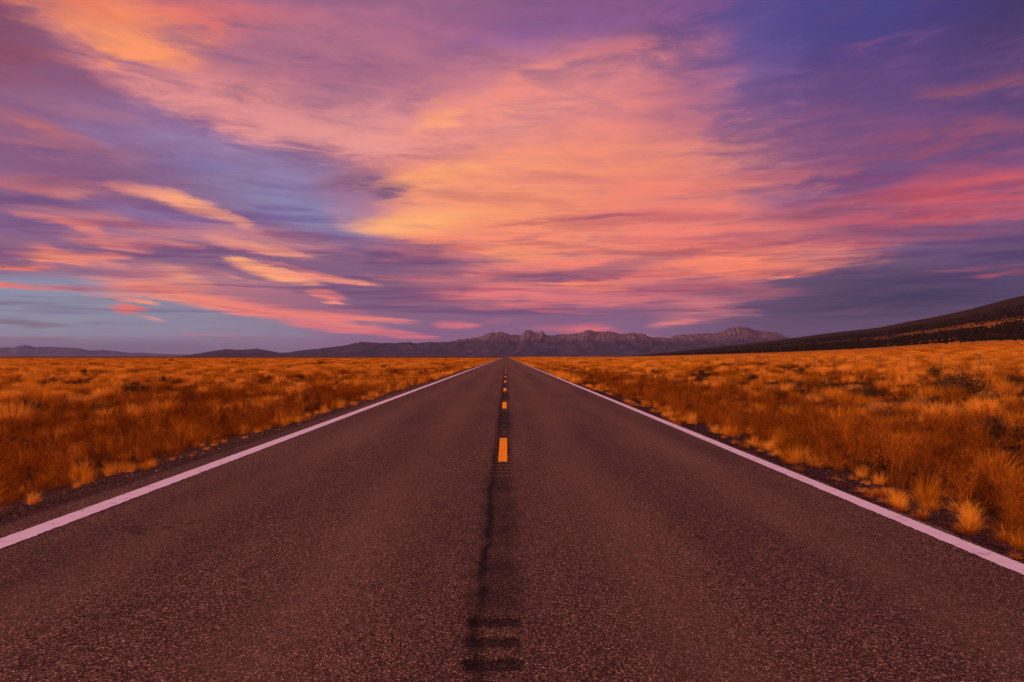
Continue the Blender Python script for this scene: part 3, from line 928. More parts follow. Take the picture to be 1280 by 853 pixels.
c_straw = bpy.data.collections.new("straw_tufts")
for k in range(5):       # tall bunchgrass, unit: about half a metre
    v, f, t = join([blades(240, 0.11, 0.46, 0.42, 0.0042, 0.7, 4, hvar=0.6), blades(130, 0.16, 0.27, 0.95, 0.004, 0.8, hvar=0.55), blades(14, 0.06, 0.60, 0.25, 0.003, 0.6)])
    proto(c_straw, "straw_tuft_%02d" % k, mesh_from("straw_tuft", v, f, m_straw, tint=t))
for k in range(3):       # short sprawling tufts
    v, f, t = join([blades(170, 0.14, 0.22, 0.9, 0.004, 0.8, hvar=0.6), blades(40, 0.10, 0.32, 0.5, 0.0035, 0.7, hvar=0.5)])
    proto(c_straw, "straw_tuft_%02d" % (5 + k), mesh_from("short_tuft", v, f, m_straw, tint=t))
for k in range(3):       # broad far tussocks, coarser blades
    v, f, t = join([blades(60, 0.22, 0.42, 0.5, 0.024, 0.5, 2), blades(36, 0.30, 0.26, 0.8, 0.024, 0.6, 2)])
    proto(c_straw, "straw_tuft_%02d" % (8 + k), mesh_from("far_tuft", v, f, m_straw, tint=t))

for k in range(5):       # broad feathery mounds of the open field
    v, f, t = join([blades(420, 0.16, 0.60, 0.42, 0.0075, 0.45, 3, hvar=0.45), blades(240, 0.22, 0.40, 0.85, 0.007, 0.6, 3, hvar=0.4)])
    proto(c_straw, "straw_tuft_%02d" % (11 + k), mesh_from("mound_tuft", v, f, m_straw, tint=t))

c_weed = bpy.data.collections.new("weed_stalks")
for k in range(6):
    parts, heads = [], []
    ns = 9
    for i in range(ns):
        b = np.array([rng.normal(0, 0.09), rng.normal(0, 0.09), 0.0])
        H = rng.uniform(0.34, 0.62)
        tip = b + np.array([rng.normal(0, 0.08), rng.normal(0, 0.08), H])
        parts.append(twigs(b[None], tip[None], 0.0022))
        nb_ = rng.integers(7, 13)
        s = rng.uniform(0.35, 1.0, nb_)
        q0 = b + (tip - b) * s[:, None]
        a = rng.random(nb_) * 2 * np.pi
        L = rng.uniform(0.06, 0.16, nb_) * (1.2 - 0.5 * s)
        q1 = q0 + np.stack([np.cos(a) * L * 0.6, np.sin(a) * L * 0.6, L * 0.9], -1)
        parts.append(twigs(q0, q1, 0.0014))
        sub0 = np.repeat(q0 + (q1 - q0) * 0.5, 3, 0)
        sub1 = sub0 + rng.normal(0, 0.03, sub0.shape) + np.array([0, 0, 0.035])
        parts.append(twigs(sub0, sub1, 0.001))
        heads += [q1, sub1, tip[None]]
    hp = np.concatenate(heads)
    keep = rng.random(len(hp))
    parts.append(flecks(hp[keep < 0.75], 0.009))
    parts.append(blades(40, 0.14, 0.22, 0.6, 0.006, 0.5))
    v, f, t = join(parts)
    me = mesh_from("weed_stalk", v, f, m_rust, tint=t)
    me.materials.append(m_seed)
    # pale seed heads on some of the tips, in the second material
    v2, f2, t2 = flecks(hp[keep > 0.955], 0.0065, flat=1.6)
    nf = len(f)
    me2 = mesh_from("weed_stalk_%d" % k, np.concatenate([v, v2]), np.concatenate([f, f2 + len(v)]), m_rust, tint=np.concatenate([t, t2]))
    me2.materials.append(m_seed)
    idx = np.zeros(nf + len(f2), dtype=np.int32)
    idx[nf:] = 1
    me2.polygons.foreach_set("material_index", idx)
    proto(c_weed, "weed_stalk_%d" % k, me2)
    bpy.data.meshes.remove(me)


def sage_parts(r0, h, nleaf, leaf, r):
    """rounded twiggy shrub: several leaf clumps on forked stems"""
    nc = 11
    a = r.random(nc) * 2 * np.pi
    rr = r0 * np.sqrt(r.random(nc)) * 0.75
    cz = h * (0.35 + 0.45 * r.random(nc)) * (1 - 0.35 * (rr / r0))
    C = np.stack([rr * np.cos(a), rr * np.sin(a), cz], -1)
    pts = C[r.integers(0, nc, nleaf)] + r.normal(0, 1, (nleaf, 3)) * np.array([r0 * 0.20, r0 * 0.20, h * 0.15])
    pts[:, 2] = np.abs(pts[:, 2])
    leaf_m = flecks(pts, leaf, r, 0.8)
    b = np.zeros((nc, 3)) + r.normal(0, 0.03, (nc, 3)) * np.array([1, 1, 0])
    st = [twigs(b, C, 0.012)]
    e = C[r.integers(0, nc, 60)]
    st.append(twigs(e, e + r.normal(0, 1, (60, 3)) * np.array([r0 * 0.22, r0 * 0.22, h * 0.1]) + np.array([0, 0, h * 0.15]), 0.004))
    return leaf_m, join(st)


c_scrub = bpy.data.collections.new("low_scrub_clumps")
for k in range(4):
    lf, st = sage_parts(0.30, 0.36, 340, 0.020, rng)
    v, f, t = join([lf, st])
    proto(c_scrub, "scrub_clump_%d" % k, mesh_from("scrub_clump", v, f, m_sage, tint=t))


def scatter(name, coll, pts, idx, yaw, size, wide):
    """one object whose points carry instances of a plant collection"""
    me = bpy.data.meshes.new(name)
    me.vertices.add(len(pts))
    me.vertices.foreach_set("co", np.asarray(pts, dtype=np.float32).ravel())
    for an, arr, ty in (("pick", idx, "INT"), ("yaw", yaw, "FLOAT"), ("size", size, "FLOAT"), ("wide", wide, "FLOAT")):
        a = me.attributes.new(an, ty, "POINT")
        a.data.foreach_set("value", np.asarray(arr, dtype=np.int32 if ty == "INT" else np.float32))
    o = obj(name, me)
    ng_ = bpy.data.node_groups.new(name + "_scatter", "GeometryNodeTree")
    ng_.interface.new_socket("Geometry", in_out="INPUT", socket_type="NodeSocketGeometry")
    ng_.interface.new_socket("Geometry", in_out="OUTPUT", socket_type="NodeSocketGeometry")
    nd, lk = ng_.nodes, ng_.links
    gi, go = nd.new("NodeGroupInput"), nd.new("NodeGroupOutput")
    ci = nd.new("GeometryNodeCollectionInfo")
    ci.inputs["Collection"].default_value = coll
    ci.inputs["Separate Children"].default_value = True
    ci.inputs["Reset Children"].default_value = True
    ip = nd.new("GeometryNodeInstanceOnPoints")
    ip.inputs["Pick Instance"].default_value = True

    def na(n, ty):
        x = nd.new("GeometryNodeInputNamedAttribute")
        x.data_type = ty
        x.inputs["Name"].default_value = n
        return x.outputs["Attribute"]

    er = nd.new("ShaderNodeCombineXYZ")
    lk.new(na("yaw", "FLOAT"), er.inputs[2])
    e2r = nd.new("FunctionNodeEulerToRotation")
    lk.new(er.outputs[0], e2r.inputs[0])
    sv = nd.new("ShaderNodeCombineXYZ")
    w = na("wide", "FLOAT")
    lk.new(w, sv.inputs[0])
    lk.new(w, sv.inputs[1])
    lk.new(na("size", "FLOAT"), sv.inputs[2])
    lk.new(gi.outputs[0], ip.inputs["Points"])
    lk.new(ci.outputs[0], ip.inputs["Instance"])
    lk.new(na("pick", "INT"), ip.inputs["Instance Index"])
    lk.new(e2r.outputs[0], ip.inputs["Rotation"])
    lk.new(sv.outputs[0], ip.inputs["Scale"])
    lk.new(ip.outputs[0], go.inputs[0])
    md = o.modifiers.new("scatter", "NODES")
    md.node_group = ng_
    return o


def field_points(d0, d1, dens, spread=0.70, margin=5.0):
    """random points on the plain between two distances ahead, across the view and a bit beyond"""
    w = spread * d1 + margin
    n = int((d1 - d0) * 2 * w * dens)
    y = rng.uniform(d0, d1, n)
    x = rng.uniform(-w, w, n)
    ok = np.abs(x) < spread * y + margin
    return x[ok], y[ok]


def verge(x, y):
    """distance outward from the ragged inner edge of the grass (negative: gravel or road)"""
    wob = (fbm(y * 0.55, y * 0 + 21.0, 3) - 0.5) * 1.0
    return np.where(x < 0, -x - 4.87 + wob, x - 3.87 + wob * 0.5)


# ------------------------------------------------------------------ shrubs one can pick out in the fields
def at(px, base_y):
    """where the foot of a shrub seen on that bearing and dip stands on the plain"""
    tx, ty = (px - 632.5) / 1116.0, (base_y - 446.0) / 1116.0
    lo, hi = 3.0, 900.0
    for _ in range(50):
        m = 0.5 * (lo + hi)
        if EYE - ty * m > float(height(tx * m, m)):
            lo = m
        else:
            hi = m
    return tx * lo, lo, float(height(tx * lo, lo))


dark_kinds = []
for k in range(5):
    lf, st = sage_parts(0.5, 0.75, 1500, 0.022, rng)
    dark_kinds.append((mesh_from("sage_foliage", *lf[:2], m_sage, tint=lf[2]), mesh_from("sage_stem", *st[:2], m_bark, tint=st[2])))
pale_kinds = []
for k in range(4):
    v, f, t = join([blades(700, 0.10, 0.52, 0.55, 0.006, 0.35, 3, hvar=0.25), blades(420, 0.16, 0.36, 1.05, 0.006, 0.5, 3, hvar=0.3)])
    tips = v.reshape(-1, 8, 3)[:, -1]
    fl = flecks(tips[rng.random(len(tips)) < 0.8], 0.012)
    v2, f2, t2 = join([(v, f, t), fl])
    b = np.zeros((14, 3)) + rng.normal(0, 0.05, (14, 3)) * np.array([1, 1, 0])
    st = twigs(b, b + rng.normal(0, 0.10, (14, 3)) + np.array([0, 0, 0.22]), 0.006)
    pale_kinds.append((mesh_from("bush_twigs", v2, f2, m_pale, tint=t2), mesh_from("bush_stem", *st[:2], m_bark, tint=st[2])))


CLEARED = []


def shrub(kind, p, scale, label, group=None, tall=1.0):
    kinds, name, cat = ((dark_kinds, "sagebrush", "shrub"), (pale_kinds, "rabbitbrush", "bush"))[kind]
    fol, stem = kinds[random.randrange(len(kinds))]
    CLEARED.append((p[0], p[1], scale))
    o = empty(name, (p[0], p[1], p[2] - 0.02), random.uniform(0, 6.28))
    if kind == 0:
        scale *= 1.3
    o.scale = (scale, scale, scale * tall)
    tag(o, label, cat, group)
    obj("foliage", fol, o)
    obj("stem", stem, o)
    return o


shrub(1, at(92, 508), 1.05, "big pale round bush in the left field, just left of dark scrub patches", tall=0.9)
shrub(1, at(122, 504), 0.75, "smaller pale tuft right beside the big pale round bush on the left")
shrub(0, at(170, 498), 1.05, "large dark sagebrush in the left field behind the pale round bush")
shrub(0, at(62, 484), 0.7, "small dark sagebrush among pale grass at the far left edge")
shrub(0, at(402, 458), 1.9, "rounded dark sagebrush near the skyline left of the road", tall=0.8)
shrub(0, at(446, 457.5), 1.3, "dark sagebrush by the road on the left, nearest the pavement near the skyline", tall=0.8)
shrub(0, at(216, 452.5), 2.1, "dark sagebrush on the left skyline under the gap between two blue ranges", tall=0.8)
shrub(0, at(1210, 500), 1.35, "wide dark sagebrush below the fence in the right field")
shrub(0, at(1190, 497), 1.0, "dark sagebrush touching the left side of the wide one below the fence")
shrub(0, at(1171, 473), 1.0, "compact dark sagebrush standing just in front of the wire fence")
shrub(0, at(1250, 560), 0.8, "nearest dark sagebrush on the right, deep in the rusty weeds")
shrub(0, at(1115, 533), 0.7, "dark sagebrush right of the rusty weed belt, in shaded hollow")
for (px, py, s) in ((20, 470, .8), (105, 468, .9), (150, 470, .7), (262, 468, .8), (300, 470, .9), (335, 478, .8), (210, 480, .8), (240, 492, .7), (45, 520, .7), (130, 525, .7), (365, 463, 1.), (480, 462, .9)):
    shrub(0, at(px, py), s, "dark sagebrush scattered through the golden grass left of the road", "dark sagebrush dotted over the left field")
for (px, py, s) in ((760, 464, .9), (820, 470, .8), (880, 478, .9), (935, 480, .8), (990, 490, .8), (1040, 494, .9), (1085, 508, .8), (905, 462, 1.), (1000, 470, .9), (1130, 485, .8), (1245, 520, .8), (1265, 488, .9)):
    shrub(0, at(px, py), s, "dark sagebrush scattered through the golden grass right of the road", "dark sagebrush dotted over the right field")
for (px, py, s) in ((40, 468, .9), (78, 476, .9), (190, 466, .9), (285, 482, .8), (320, 470, .9), (250, 474, .8), (10, 490, .9), (225, 468, .9)):
    shrub(1, at(px, py), s, "pale rounded bush among the grass of the left field", "pale rounded bushes in the left field")
for (px, py, s) in ((720, 462, .8), (790, 472, .9), (850, 480, .9), (915, 486, .9), (965, 492, .9), (1020, 505, .9), (1070, 492, .9), (1100, 520, .9), (1150, 510, .9), (1180, 525, .9), (1235, 505, .9), (1000, 482, .8)):
    shrub(1, at(px, py), s, "pale rounded bush among the tussocks of the right field", "pale rounded bushes in the right field")



def uncrowded(x, y):
    """False where a shrub stands or shades out the grass just around it"""
    ok = np.ones(len(x), dtype=bool)
    for sx, sy, s in CLEARED:
        ok &= ~((np.abs(x - sx) < 0.55 * s + 0.12) & (y > sy - (0.9 * s + 0.03 * sy)) & (y < sy + 0.5 * s))
    return ok


S_pts, S_idx, S_size, S_wide = [], [], [], []
W_pts, W_size = [], []
B_pts, B_size = [], []


def add_straw(x, y, idx, size, wide=None):
    S_pts.append(np.stack([x, y, height(x, y) - 0.015], -1))
    S_idx.append(idx)
    S_size.append(size)
    S_wide.append(size if wide is None else wide)


for d0, d1, dens, lod in ((0, 24, 15.0, 0), (24, 48, 9.0, 1), (48, 90, 4.0, 2), (90, 170, 1.6, 3), (170, 380, 0.42, 4), (380, 900, 0.06, 5)):
    x, y = field_points(d0, d1, dens)
    e = verge(x, y)
    ok = (e > 0) & ~((x > 820)) & uncrowded(x, y)
    x, y, e = x[ok], y[ok], e[ok]
    n1_ = fbm(x * 0.42, y * 0.42, 3)          # tussock pattern
    n2_ = fbm(x * 0.07 + 40, y * 0.07, 3)     # broad patches
    r = rng.random(len(x))
    belt = np.clip(1.35 - 1.35 * np.abs(e - np.where(x < 0, 6.5, 3.8)) / np.where(x < 0, 9.0, 4.4), 0, 1)      # rust weeds near the road
    fringe = np.exp(-(e / 0.75) ** 2)
    dn = np.clip((n1_ - 0.40) * 5.5, 0, 1) * np.clip((n2_ - 0.30) * 5, 0.25, 1)
    # open field: mounds with bare dark gaps; near the road a fringe of loose tufts; in between the weed belt with few of either
    open_ = np.clip((e - 1.2) / 2.0, 0, 1) * (1 - np.where(x < 0, 0.70, 0.62) * np.clip(belt, 0, 1))
    p_fringe = fringe * np.clip((fbm(x * 0.9, y * 0.9 + 70, 2) - 0.40) * 5, 0.10, 0.9)
    p_loose = np.maximum(p_fringe, 0.30 * dn * open_ + 0.025 + 0.12 * belt * np.clip((n1_ - 0.45) * 8, 0, 1))
    s = r < np.clip(p_loose, 0, 1)
    xs, ys_, es, ds = x[s], y[s], e[s], dn[s]
    if lod <= 1:
        idx = np.where(rng.random(len(xs)) < np.where(es < 0.5, 0.7, 0.45), rng.integers(5, 8, len(xs)), rng.integers(0, 5, len(xs)))
        size = rng.uniform(0.6, 1.2, len(xs)) * (0.70 + 0.40 * ds)
        size = np.where(es < 0.9, size * np.clip(0.42 + es * 0.5, 0.35, 1.0), size * 0.92) * np.where(xs > 0, 0.82, 0.95)
        add_straw(xs, ys_, idx, size)
    else:
        idx = rng.integers(8, 11, len(xs))
        size = rng.uniform(0.7, 1.2, len(xs)) * (0.75 + 0.5 * ds)
        add_straw(xs, ys_, idx, size, size * (1.0, 1.0, 1.0, 1.35, 2.4, 4.5)[lod])
    m = rng.random(len(x)) < (0.085, 0.13, 0.26, 0.42, 0.5, 0.7)[lod] * open_ * np.clip((n1_ - np.where(x < 0, 0.43, 0.385)) * 8, 0.02, 1) * np.clip((n2_ - 0.30) * 5, 0.3, 1)
    xm, ym = x[m], y[m]
    size = rng.uniform(0.6, 1.4, len(xm)) * (0.8 + 0.4 * n2_[m]) * np.clip(0.55 + e[m] * 0.06, 0.6, 1.0)
    add_straw(xm, ym, rng.integers(11, 16, len(xm)), size * rng.uniform(0.85, 1.1, len(xm)), size * (1.05, 1.05, 1.15, 1.5, 2.4, 4.0)[lod])
    if lod <= 3:
        wsel = (rng.random(len(x)) < np.clip(belt * np.where(x < 0, 0.46, 0.38) + (0.10 if lod < 3 else 0.0), 0, 0.7)) & (e > 0.5)
        xw, yw = x[wsel], y[wsel]
        W_pts.append(np.stack([xw, yw, height(xw, yw) - 0.01], -1))
        W_size.append(rng.uniform(0.38, 1.02, len(xw)) * np.where(xw < 0, 0.85, 1.0) * (0.8 + 0.5 * n2_[wsel]))
    bsel = (rng.random(len(x)) < 0.11 * np.clip((0.53 - n1_) * 8, 0, 1)) & (e > 1.2)
    xb, yb = x[bsel], y[bsel]
    B_pts.append(np.stack([xb, yb, height(xb, yb) - 0.02], -1))
    B_size.append(rng.uniform(0.6, 1.25, len(xb)) * (1.0 if lod < 4 else 1.6))

pts = np.concatenate(S_pts)
o = scatter("dry_grass", c_straw, pts, np.concatenate(S_idx), rng.random(len(pts)) * 6.28, np.concatenate(S_size), np.concatenate(S_wide))
tag(o, "golden dry bunchgrass covering the plain on both sides of the road", "grass", kind="stuff")
pts = np.concatenate(W_pts)
sz = np.concatenate(W_size)
o = scatter("dry_weeds", c_weed, pts, rng.integers(0, 6, len(pts)), rng.random(len(pts)) * 6.28, sz, sz)
tag(o, "rust brown weeds with pale seed heads in a belt along each verge", "weeds", kind="stuff")
pts = np.concatenate(B_pts)
sz = np.concatenate(B_size)
o = scatter("low_scrub", c_scrub, pts, rng.integers(0, 4, len(pts)), rng.random(len(pts)) * 6.28, sz * 0.9, sz * 1.2)
tag(o, "low dark scrub filling the gaps between the grass tussocks", "scrub", kind="stuff")

# ------------------------------------------------------------------ loose gravel along the pavement edges
gp = []
for x0, x1 in ((-5.3, -4.25), (3.5, 4.5)):
    n = 9000
    y = 3 + 42 * rng.random(n) ** 1.8
    x = rng.uniform(x0, x1, n)
    gp.append(np.stack([x, y, height(x, y)], -1))
gp = np.concatenate(gp)
n = len(gp)
sz = 0.006 + 0.016 * rng.random(n) ** 4
oct_v = np.array([(1, 0, 0), (0, 1, 0), (-1, 0, 0), (0, -1, 0), (0, 0, 0.7), (0, 0, -0.7)], dtype=np.float64)
oct_f = np.array([(0, 1, 4), (1, 2, 4), (2, 3, 4), (3, 0, 4), (1, 0, 5), (2, 1, 5), (3, 2, 5), (0, 3, 5)])
jit = 1 + rng.normal(0, 0.22, (n, 6, 1))
sv_ = gp[:, None, :] + oct_v[None] * jit * sz[:, None, None] + np.array([0, 0, 0.002])
m_grav, N = new_mat("loose_gravel")
N.surface(N.ramp(N.attr("tint"), [(0, (0.02, 0.010, 0.008)), (0.6, (0.06, 0.031, 0.024)), (1, (0.20, 0.12, 0.09))]), 0.9, None, 0.2)
me = mesh_from("gravel", sv_.reshape(-1, 3), (np.arange(n)[:, None, None] * 6 + oct_f[None]).reshape(-1, 3), m_grav, tint=np.repeat(rng.random(n) ** 1.5, 6))
tag(obj("gravel", me), "loose dark gravel lying along both ragged pavement edges", "gravel", kind="stuff")


# ------------------------------------------------------------------ wire fence running parallel to the road
m_post, N = new_mat("weathered_steel_post")
N.surface(N.ramp(N.noise(N.pos(), 30, 4, 0.6), [(0.35, (0.035, 0.026, 0.022)), (0.65, (0.09, 0.06, 0.045))]), 0.7, None, 0.3)
m_tip, N = new_mat("white_post_tip")
N.surface((0.55, 0.48, 0.42), 0.7, None, 0.2)
m_wire, N = new_mat("rusty_wire")
N.surface((0.10, 0.07, 0.055), 0.6, None, 0.3)


def box(x0, x1, y0, y1, z0, z1):
    v = [(x, y, z) for z in (z0, z1) for y in (y0, y1) for x in (x0, x1)]
    return np.array(v, dtype=float), np.array([(0, 2, 3, 1), (4, 5, 7, 6), (0, 1, 5, 4), (2, 6, 7, 3), (0, 4, 6, 2), (1, 3, 7, 5)])


def boxes(bl):
    vs_, fs_, o_ = [], [], 0
    for b in bl:
        v, f = box(*b)
        vs_.append(v)
        fs_.append(f + o_)
        o_ += 8
    return np.concatenate(vs_), np.concatenate(fs_)


PH = 1.36
stem_b = [(-0.024, 0.024, -0.004, 0.004, -0.3, PH - 0.08), (-0.004, 0.004, 0.0045, 0.034, -0.3, PH - 0.08)]
for i in range(22):
    stem_b.append((-0.006, 0.006, -0.013, -0.0045, 0.12 + i * 0.052, 0.135 + i * 0.052))
post_me = mesh_from("fence_post", *boxes(stem_b), m_post)
tip_me = mesh_from("post_tip", *boxes([(-0.026, 0.026, -0.006, 0.005, PH - 0.08, PH), (-0.006, 0.006, 0.0055, 0.036, PH - 0.08, PH)]), m_tip)
FX = 30.0
fence = empty("wire_fence", (FX, 56.3, float(height(FX, 56.3))))
tag(fence, "wire fence on thin white-tipped steel posts across the right field", "fence")
f0 = np.array(fence.location)
tops = []
for k in range(-6, 64):
    y = 56.3 + 5.03 * k
    x = FX + rng.normal(0, 0.02)
    z = float(height(x, y))
    po = obj("fence_post", post_me, fence)
    po.location = (x - f0[0], y - f0[1], z - f0[2])
    po.rotation_euler = (rng.normal(0, 0.025), rng.normal(0, 0.025), 1.57 + rng.normal(0, 0.1))
    ti = obj("post_tip", tip_me, po)
    tops.append((x - 0.02, y, z))
tops = np.array(tops)
for hz in (0.35, 0.62, 0.89, 1.16):
    P0, P1 = [], []
    for a, b in zip(tops[:-1], tops[1:]):
        s = np.linspace(0, 1, 7)
        L = a[None] * (1 - s[:, None]) + b[None] * s[:, None]
        L[:, 2] += hz - 0.03 * 4 * s * (1 - s)
        P0.append(L[:-1])
        P1.append(L[1:])
    P0, P1 = np.concatenate(P0) - f0, np.concatenate(P1) - f0
    sideq = np.array([0.004, 0, 0])
    upq = np.array([0, 0, 0.004])
    vv = np.stack([P0 - sideq, P0 + upq, P0 + sideq, P0 - upq, P1 - sideq, P1 + upq, P1 + sideq, P1 - upq], 1)
    ff = np.array([(0, 1, 5, 4), (1, 2, 6, 5), (2, 3, 7, 6), (3, 0, 4, 7)])
    obj("wire", mesh_from("wire", vv.reshape(-1, 3), (np.arange(len(P0))[:, None, None] * 8 + ff[None]).reshape(-1, 4), m_wire), fence)

# ------------------------------------------------------------------ junipers on the hillside
def juniper_mesh(r):
    pts = r.normal(0, 1, (150, 3))
    pts /= np.linalg.norm(pts, axis=1)[:, None]
    pts *= (0.55 + 0.45 * r.random(150))[:, None]
    lump = 1 + 0.25 * np.sin(3 * np.arctan2(pts[:, 1], pts[:, 0]) + r.random() * 6)
    pts = pts * np.array([2.1, 2.1, 2.0]) * lump[:, None] + np.array([0, 0, 2.3])
    pts[:, 2] = np.maximum(pts[:, 2], 0.35)
    v, f, t = flecks(pts, 0.75, r, 1.6)
    tv, tf, tt = twigs(np.array([[0, 0, -0.3], [0.05, 0, -0.3]]), np.array([[0.1, 0, 2.6], [-0.5, 0.3, 2.3]]), 0.18)
    return join([(v, f, t), (tv, tf, tt)])


jun = [mesh_from("juniper", *juniper_mesh(rng)[:2], m_juniper) for _ in range(5)]
for me in jun:
    a = me.attributes.new("tint", "FLOAT", "POINT")
    a.data.foreach_set("value", rng.random(len(me.vertices)).astype(np.float32))
for k in range(150):
    t = rng.uniform(0.20, 0.60)
    x = HX + rng.normal(8, 16) + 30 * math.sin(t * 60)
    y = x / t
    o = obj("juniper", jun[k % 5])
    o.location = (x, y, float(height(x, y)) - 0.1)
    s = rng.uniform(0.8, 1.5)
    o.scale = (s * 1.2, s * 1.2, s)
    o.rotation_euler = (0, 0, rng.uniform(0, 6.28))
    tag(o, "dark juniper in the ragged row edging the golden plain under the hill", "tree", "junipers along the foot of the hill")
for t, x, lab in ((0.495, 700, "lone dark juniper standing out in the golden grass below the hill"),
                  (0.512, 735, "lone juniper a little right of its solitary neighbour in the golden grass"),
                  (0.346, 800, "small solitary juniper in golden grass where the hill begins to rise")):
    o = obj("juniper", jun[1])
    o.location = (x, x / t, float(height(x, x / t)) - 0.1)
    o.scale = (1.2, 1.2, 1.0)
    tag(o, lab, "tree")
c_jun = bpy.data.collections.new("juniper_wood_kinds")
for k, me in enumerate(jun):
    proto(c_jun, "juniper_kind_%d" % k, me)
n = 11000
t = rng.uniform(0.12, 0.66, n)
x = HX + 15 + 1100 * rng.random(n) ** 1.6
y = x / t
wobx = x + (fbm(x / 260, y / 260, 3) - 0.5) * 240
keep = (y < 9000) & ~((wobx > 1190) & (wobx < 1390) & (rng.random(n) < 0.86)) & ~((wobx > 895) & (wobx < 960) & (rng.random(n) < 0.7))
x, y = x[keep], y[keep]
sz = rng.uniform(0.55, 1.25, len(x))
o = scatter("juniper_wood", c_jun, np.stack([x, y, height(x, y) - 0.2], -1), rng.integers(0, 5, len(x)), rng.random(len(x)) * 6.28, sz, sz * 1.3)
tag(o, "dark juniper woodland covering the long hillside on the right", "woodland", kind="stuff")


# ------------------------------------------------------------------ far mountains
def mountain_mat(name, low, rock, z_line, z_soft):
    m, N = new_mat(name)
    P = N.pos()
    x, y, z = N.sep(P)
    face = N.comb(x, N.math("MULTIPLY", y, 0.22), N.math("MULTIPLY", z, 1.5))
    nz = N.noise(face, 0.0026, 6, 0.65, 0.8)
    hgt = N.math("MULTIPLY_ADD", N.math("SUBTRACT", nz, 0.5), z_soft * 5, z)
    f = N.rng(hgt, z_line - z_soft, z_line + z_soft, 0, 1, True)
    r = N.mix(1.0, rock, N.ramp(N.noise(face, 0.0075, 5, 0.7, 1.0), [(0.35, (0.45, 0.43, 0.46)), (0.65, (1.5, 1.46, 1.42))]), "MULTIPLY")
    lo = N.mix(1.0, low, N.ramp(N.noise(face, 0.0045, 5, 0.7, 1.0), [(0.35, (0.6, 0.6, 0.6)), (0.68, (1.7, 1.6, 1.5))]), "MULTIPLY")
    N.surface(N.mix(f, lo, r), 1.0, None, 0.0)
    return m


def mountain(name, D, prof, mat, t_ext, depth=5200.0, rough=1.0, cols=1500, rows=70, seed=0.0):
    prof = np.array(prof, dtype=float)
    tx = (prof[:, 0] - 632.5) / 1116
    zz = (446 - prof[:, 1]) / 1116 * D
    t = np.linspace(t_ext[0], t_ext[1], cols)
    ridge = np.interp(t, tx, zz)
    crag = 1 - 2 * np.abs(fbm(t * 170 + seed, t * 0 + 3, 5) - 0.5) - 0.72
    crag = crag + 0.6 * (fbm(t * 620 + seed, t * 0 + 8, 3) - 0.5)
    ridge = ridge * (1 + 0.085 * rough * crag)
    v = np.linspace(0, 1.45, rows)
    T, Vv = np.meshgrid(t, v)
    front = np.clip(Vv, 0, 1)
    Y = D - depth + Vv * depth
    X = T * Y
    # side ridges leave the crest at a slant and wander on the way down
    slant = (1 - front) * (0.05 * (fbm(T * 14 + seed, Vv * 1.3 + seed, 3) - 0.5) + 0.045 * (fbm(T * 60 + seed, Vv * 5 + seed, 4) - 0.5))
    Rg = np.interp(T + slant, t, ridge)
    # foothill ridges standing one behind the other, cut by valleys, rising to the crest
    wx, wy = X + 500 * fbm(X / 900 + seed, Y / 900, 3), Y + 500 * fbm(X / 900, Y / 900 + seed, 3)
    r1 = 1 - 2 * np.abs(fbm(wx / 2100 + seed, wy / 2600 + seed, 2) - 0.5)
    r2 = 1 - 2 * np.abs(fbm(wx / 620 + seed, wy / 800 + 7, 4) - 0.5)
    lay = np.clip(0.30 + 0.62 * (r1 - 0.35) + 0.42 * (r2 - 0.5), 0.03, 1.0)
    w = front ** 3
    shape = front ** 0.8 * lay * (1 - w) + w * (1 - 0.5 * (1 - front))
    shape = np.where(Vv > 1, np.clip(1 - (Vv - 1) * 2.3, 0, 1), shape)
    Z = Rg * shape - 3
    Z = np.where(Vv < 0.999, np.minimum(Z, Rg * (Y / D) * 0.985), Z)      # the crest stays the skyline seen from the plain
    me = mesh_from(name, np.stack([X, Y, Z], -1).reshape(-1, 3), grid_faces(rows, cols), mat, smooth=True)
    return tag(obj(name, me), kind="structure")


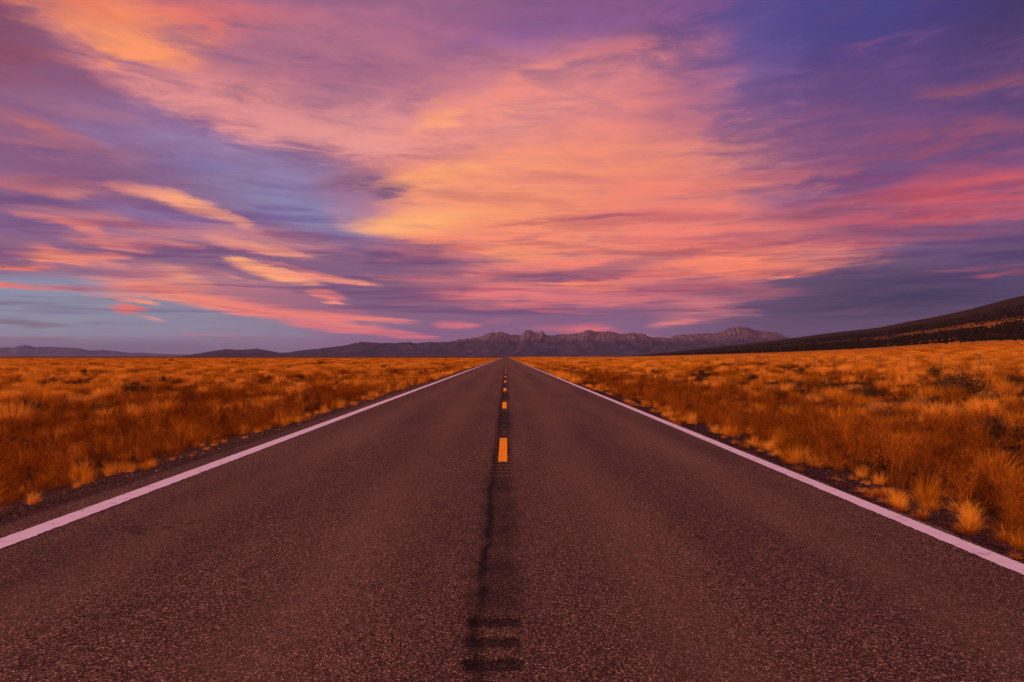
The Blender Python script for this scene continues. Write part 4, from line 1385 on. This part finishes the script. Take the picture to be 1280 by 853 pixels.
main_prof = [(-40, 446), (225, 446), (240, 443), (260, 440), (282, 436.4), (300, 437.4), (323, 435.8), (330, 437), (350, 441), (362, 440.5), (372, 438.5), (390, 436.5), (410, 434.5), (430, 432), (445, 427.8), (450, 427), (470, 428.5), (475, 429), (490, 428.5),
             (510, 427.5), (520, 429), (535, 427), (545, 428), (560, 427.3), (568, 426), (577.5, 423.3), (587, 423.6), (594.7, 420.8), (602.5, 420.5), (608.8, 416.6), (616.6, 414.7), (625, 414.5), (633.7, 416.6), (641.6, 418), (651, 417.8),
             (655.6, 414.2), (662, 412.5), (669, 415.8), (674, 416), (677.5, 413.2), (682, 418), (691.5, 419.7), (699.4, 417.8), (708.8, 418), (718, 416.6), (724, 416.6), (730.6, 414.2), (738.3, 411.9), (750, 415), (765, 413), (772, 416), (780, 417.5),
             (791, 416), (801, 416.4), (815, 421), (836, 421.6), (848, 418.3), (862, 417.3), (887, 416.4), (901, 415.4), (913, 409.4), (924.5, 408), (936, 409), (948, 413.4), (963.6, 414.4), (972, 415.8), (985, 421), (1010, 427), (1060, 432), (1200, 446)]
m_mtn = mountain_mat("bare_crest_and_dark_forest", (0.032, 0.024, 0.046), (0.090, 0.058, 0.072), 380.0, 70.0)  # blue-violet cast of forest and rock carries distance haze in the colour
mountain("mountains", 22000.0, main_prof, m_mtn, (-0.40, 0.47), seed=2.0)
m_far, = (mountain_mat("haze_tinted_far_range", (0.060, 0.060, 0.11), (0.085, 0.08, 0.125), 420.0, 80.0),)  # paler, bluer colours paint in the haze of the longer distance
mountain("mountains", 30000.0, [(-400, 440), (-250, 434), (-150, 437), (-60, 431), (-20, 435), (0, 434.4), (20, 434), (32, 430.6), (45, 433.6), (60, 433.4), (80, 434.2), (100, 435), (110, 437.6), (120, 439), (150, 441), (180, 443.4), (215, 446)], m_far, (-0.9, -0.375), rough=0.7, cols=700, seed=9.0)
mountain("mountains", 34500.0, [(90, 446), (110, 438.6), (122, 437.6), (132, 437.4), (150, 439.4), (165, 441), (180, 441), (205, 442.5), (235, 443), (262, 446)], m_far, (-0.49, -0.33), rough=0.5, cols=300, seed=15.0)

# ------------------------------------------------------------------ dusk haze in the air
hv, hf = box(-38000, 38000, -4000, 36500, -8, 1500)
haze_me = mesh_from("haze", hv, hf)
m_haze = bpy.data.materials.new("dusk_air")
m_haze.use_nodes = True
nt = m_haze.node_tree
nt.nodes.clear()
ho = nt.nodes.new("ShaderNodeOutputMaterial")
pv = nt.nodes.new("ShaderNodeVolumePrincipled")
pv.inputs["Color"].default_value = (0.55, 0.58, 0.90, 1)
pv.inputs["Density"].default_value = 0.42e-5
nt.links.new(pv.outputs[0], ho.inputs["Volume"])
haze_me.materials.append(m_haze)
tag(obj("haze", haze_me), kind="stuff")
scene.cycles.max_bounces = 6
scene.cycles.volume_bounces = 0
scene.cycles.transparent_max_bounces = 4
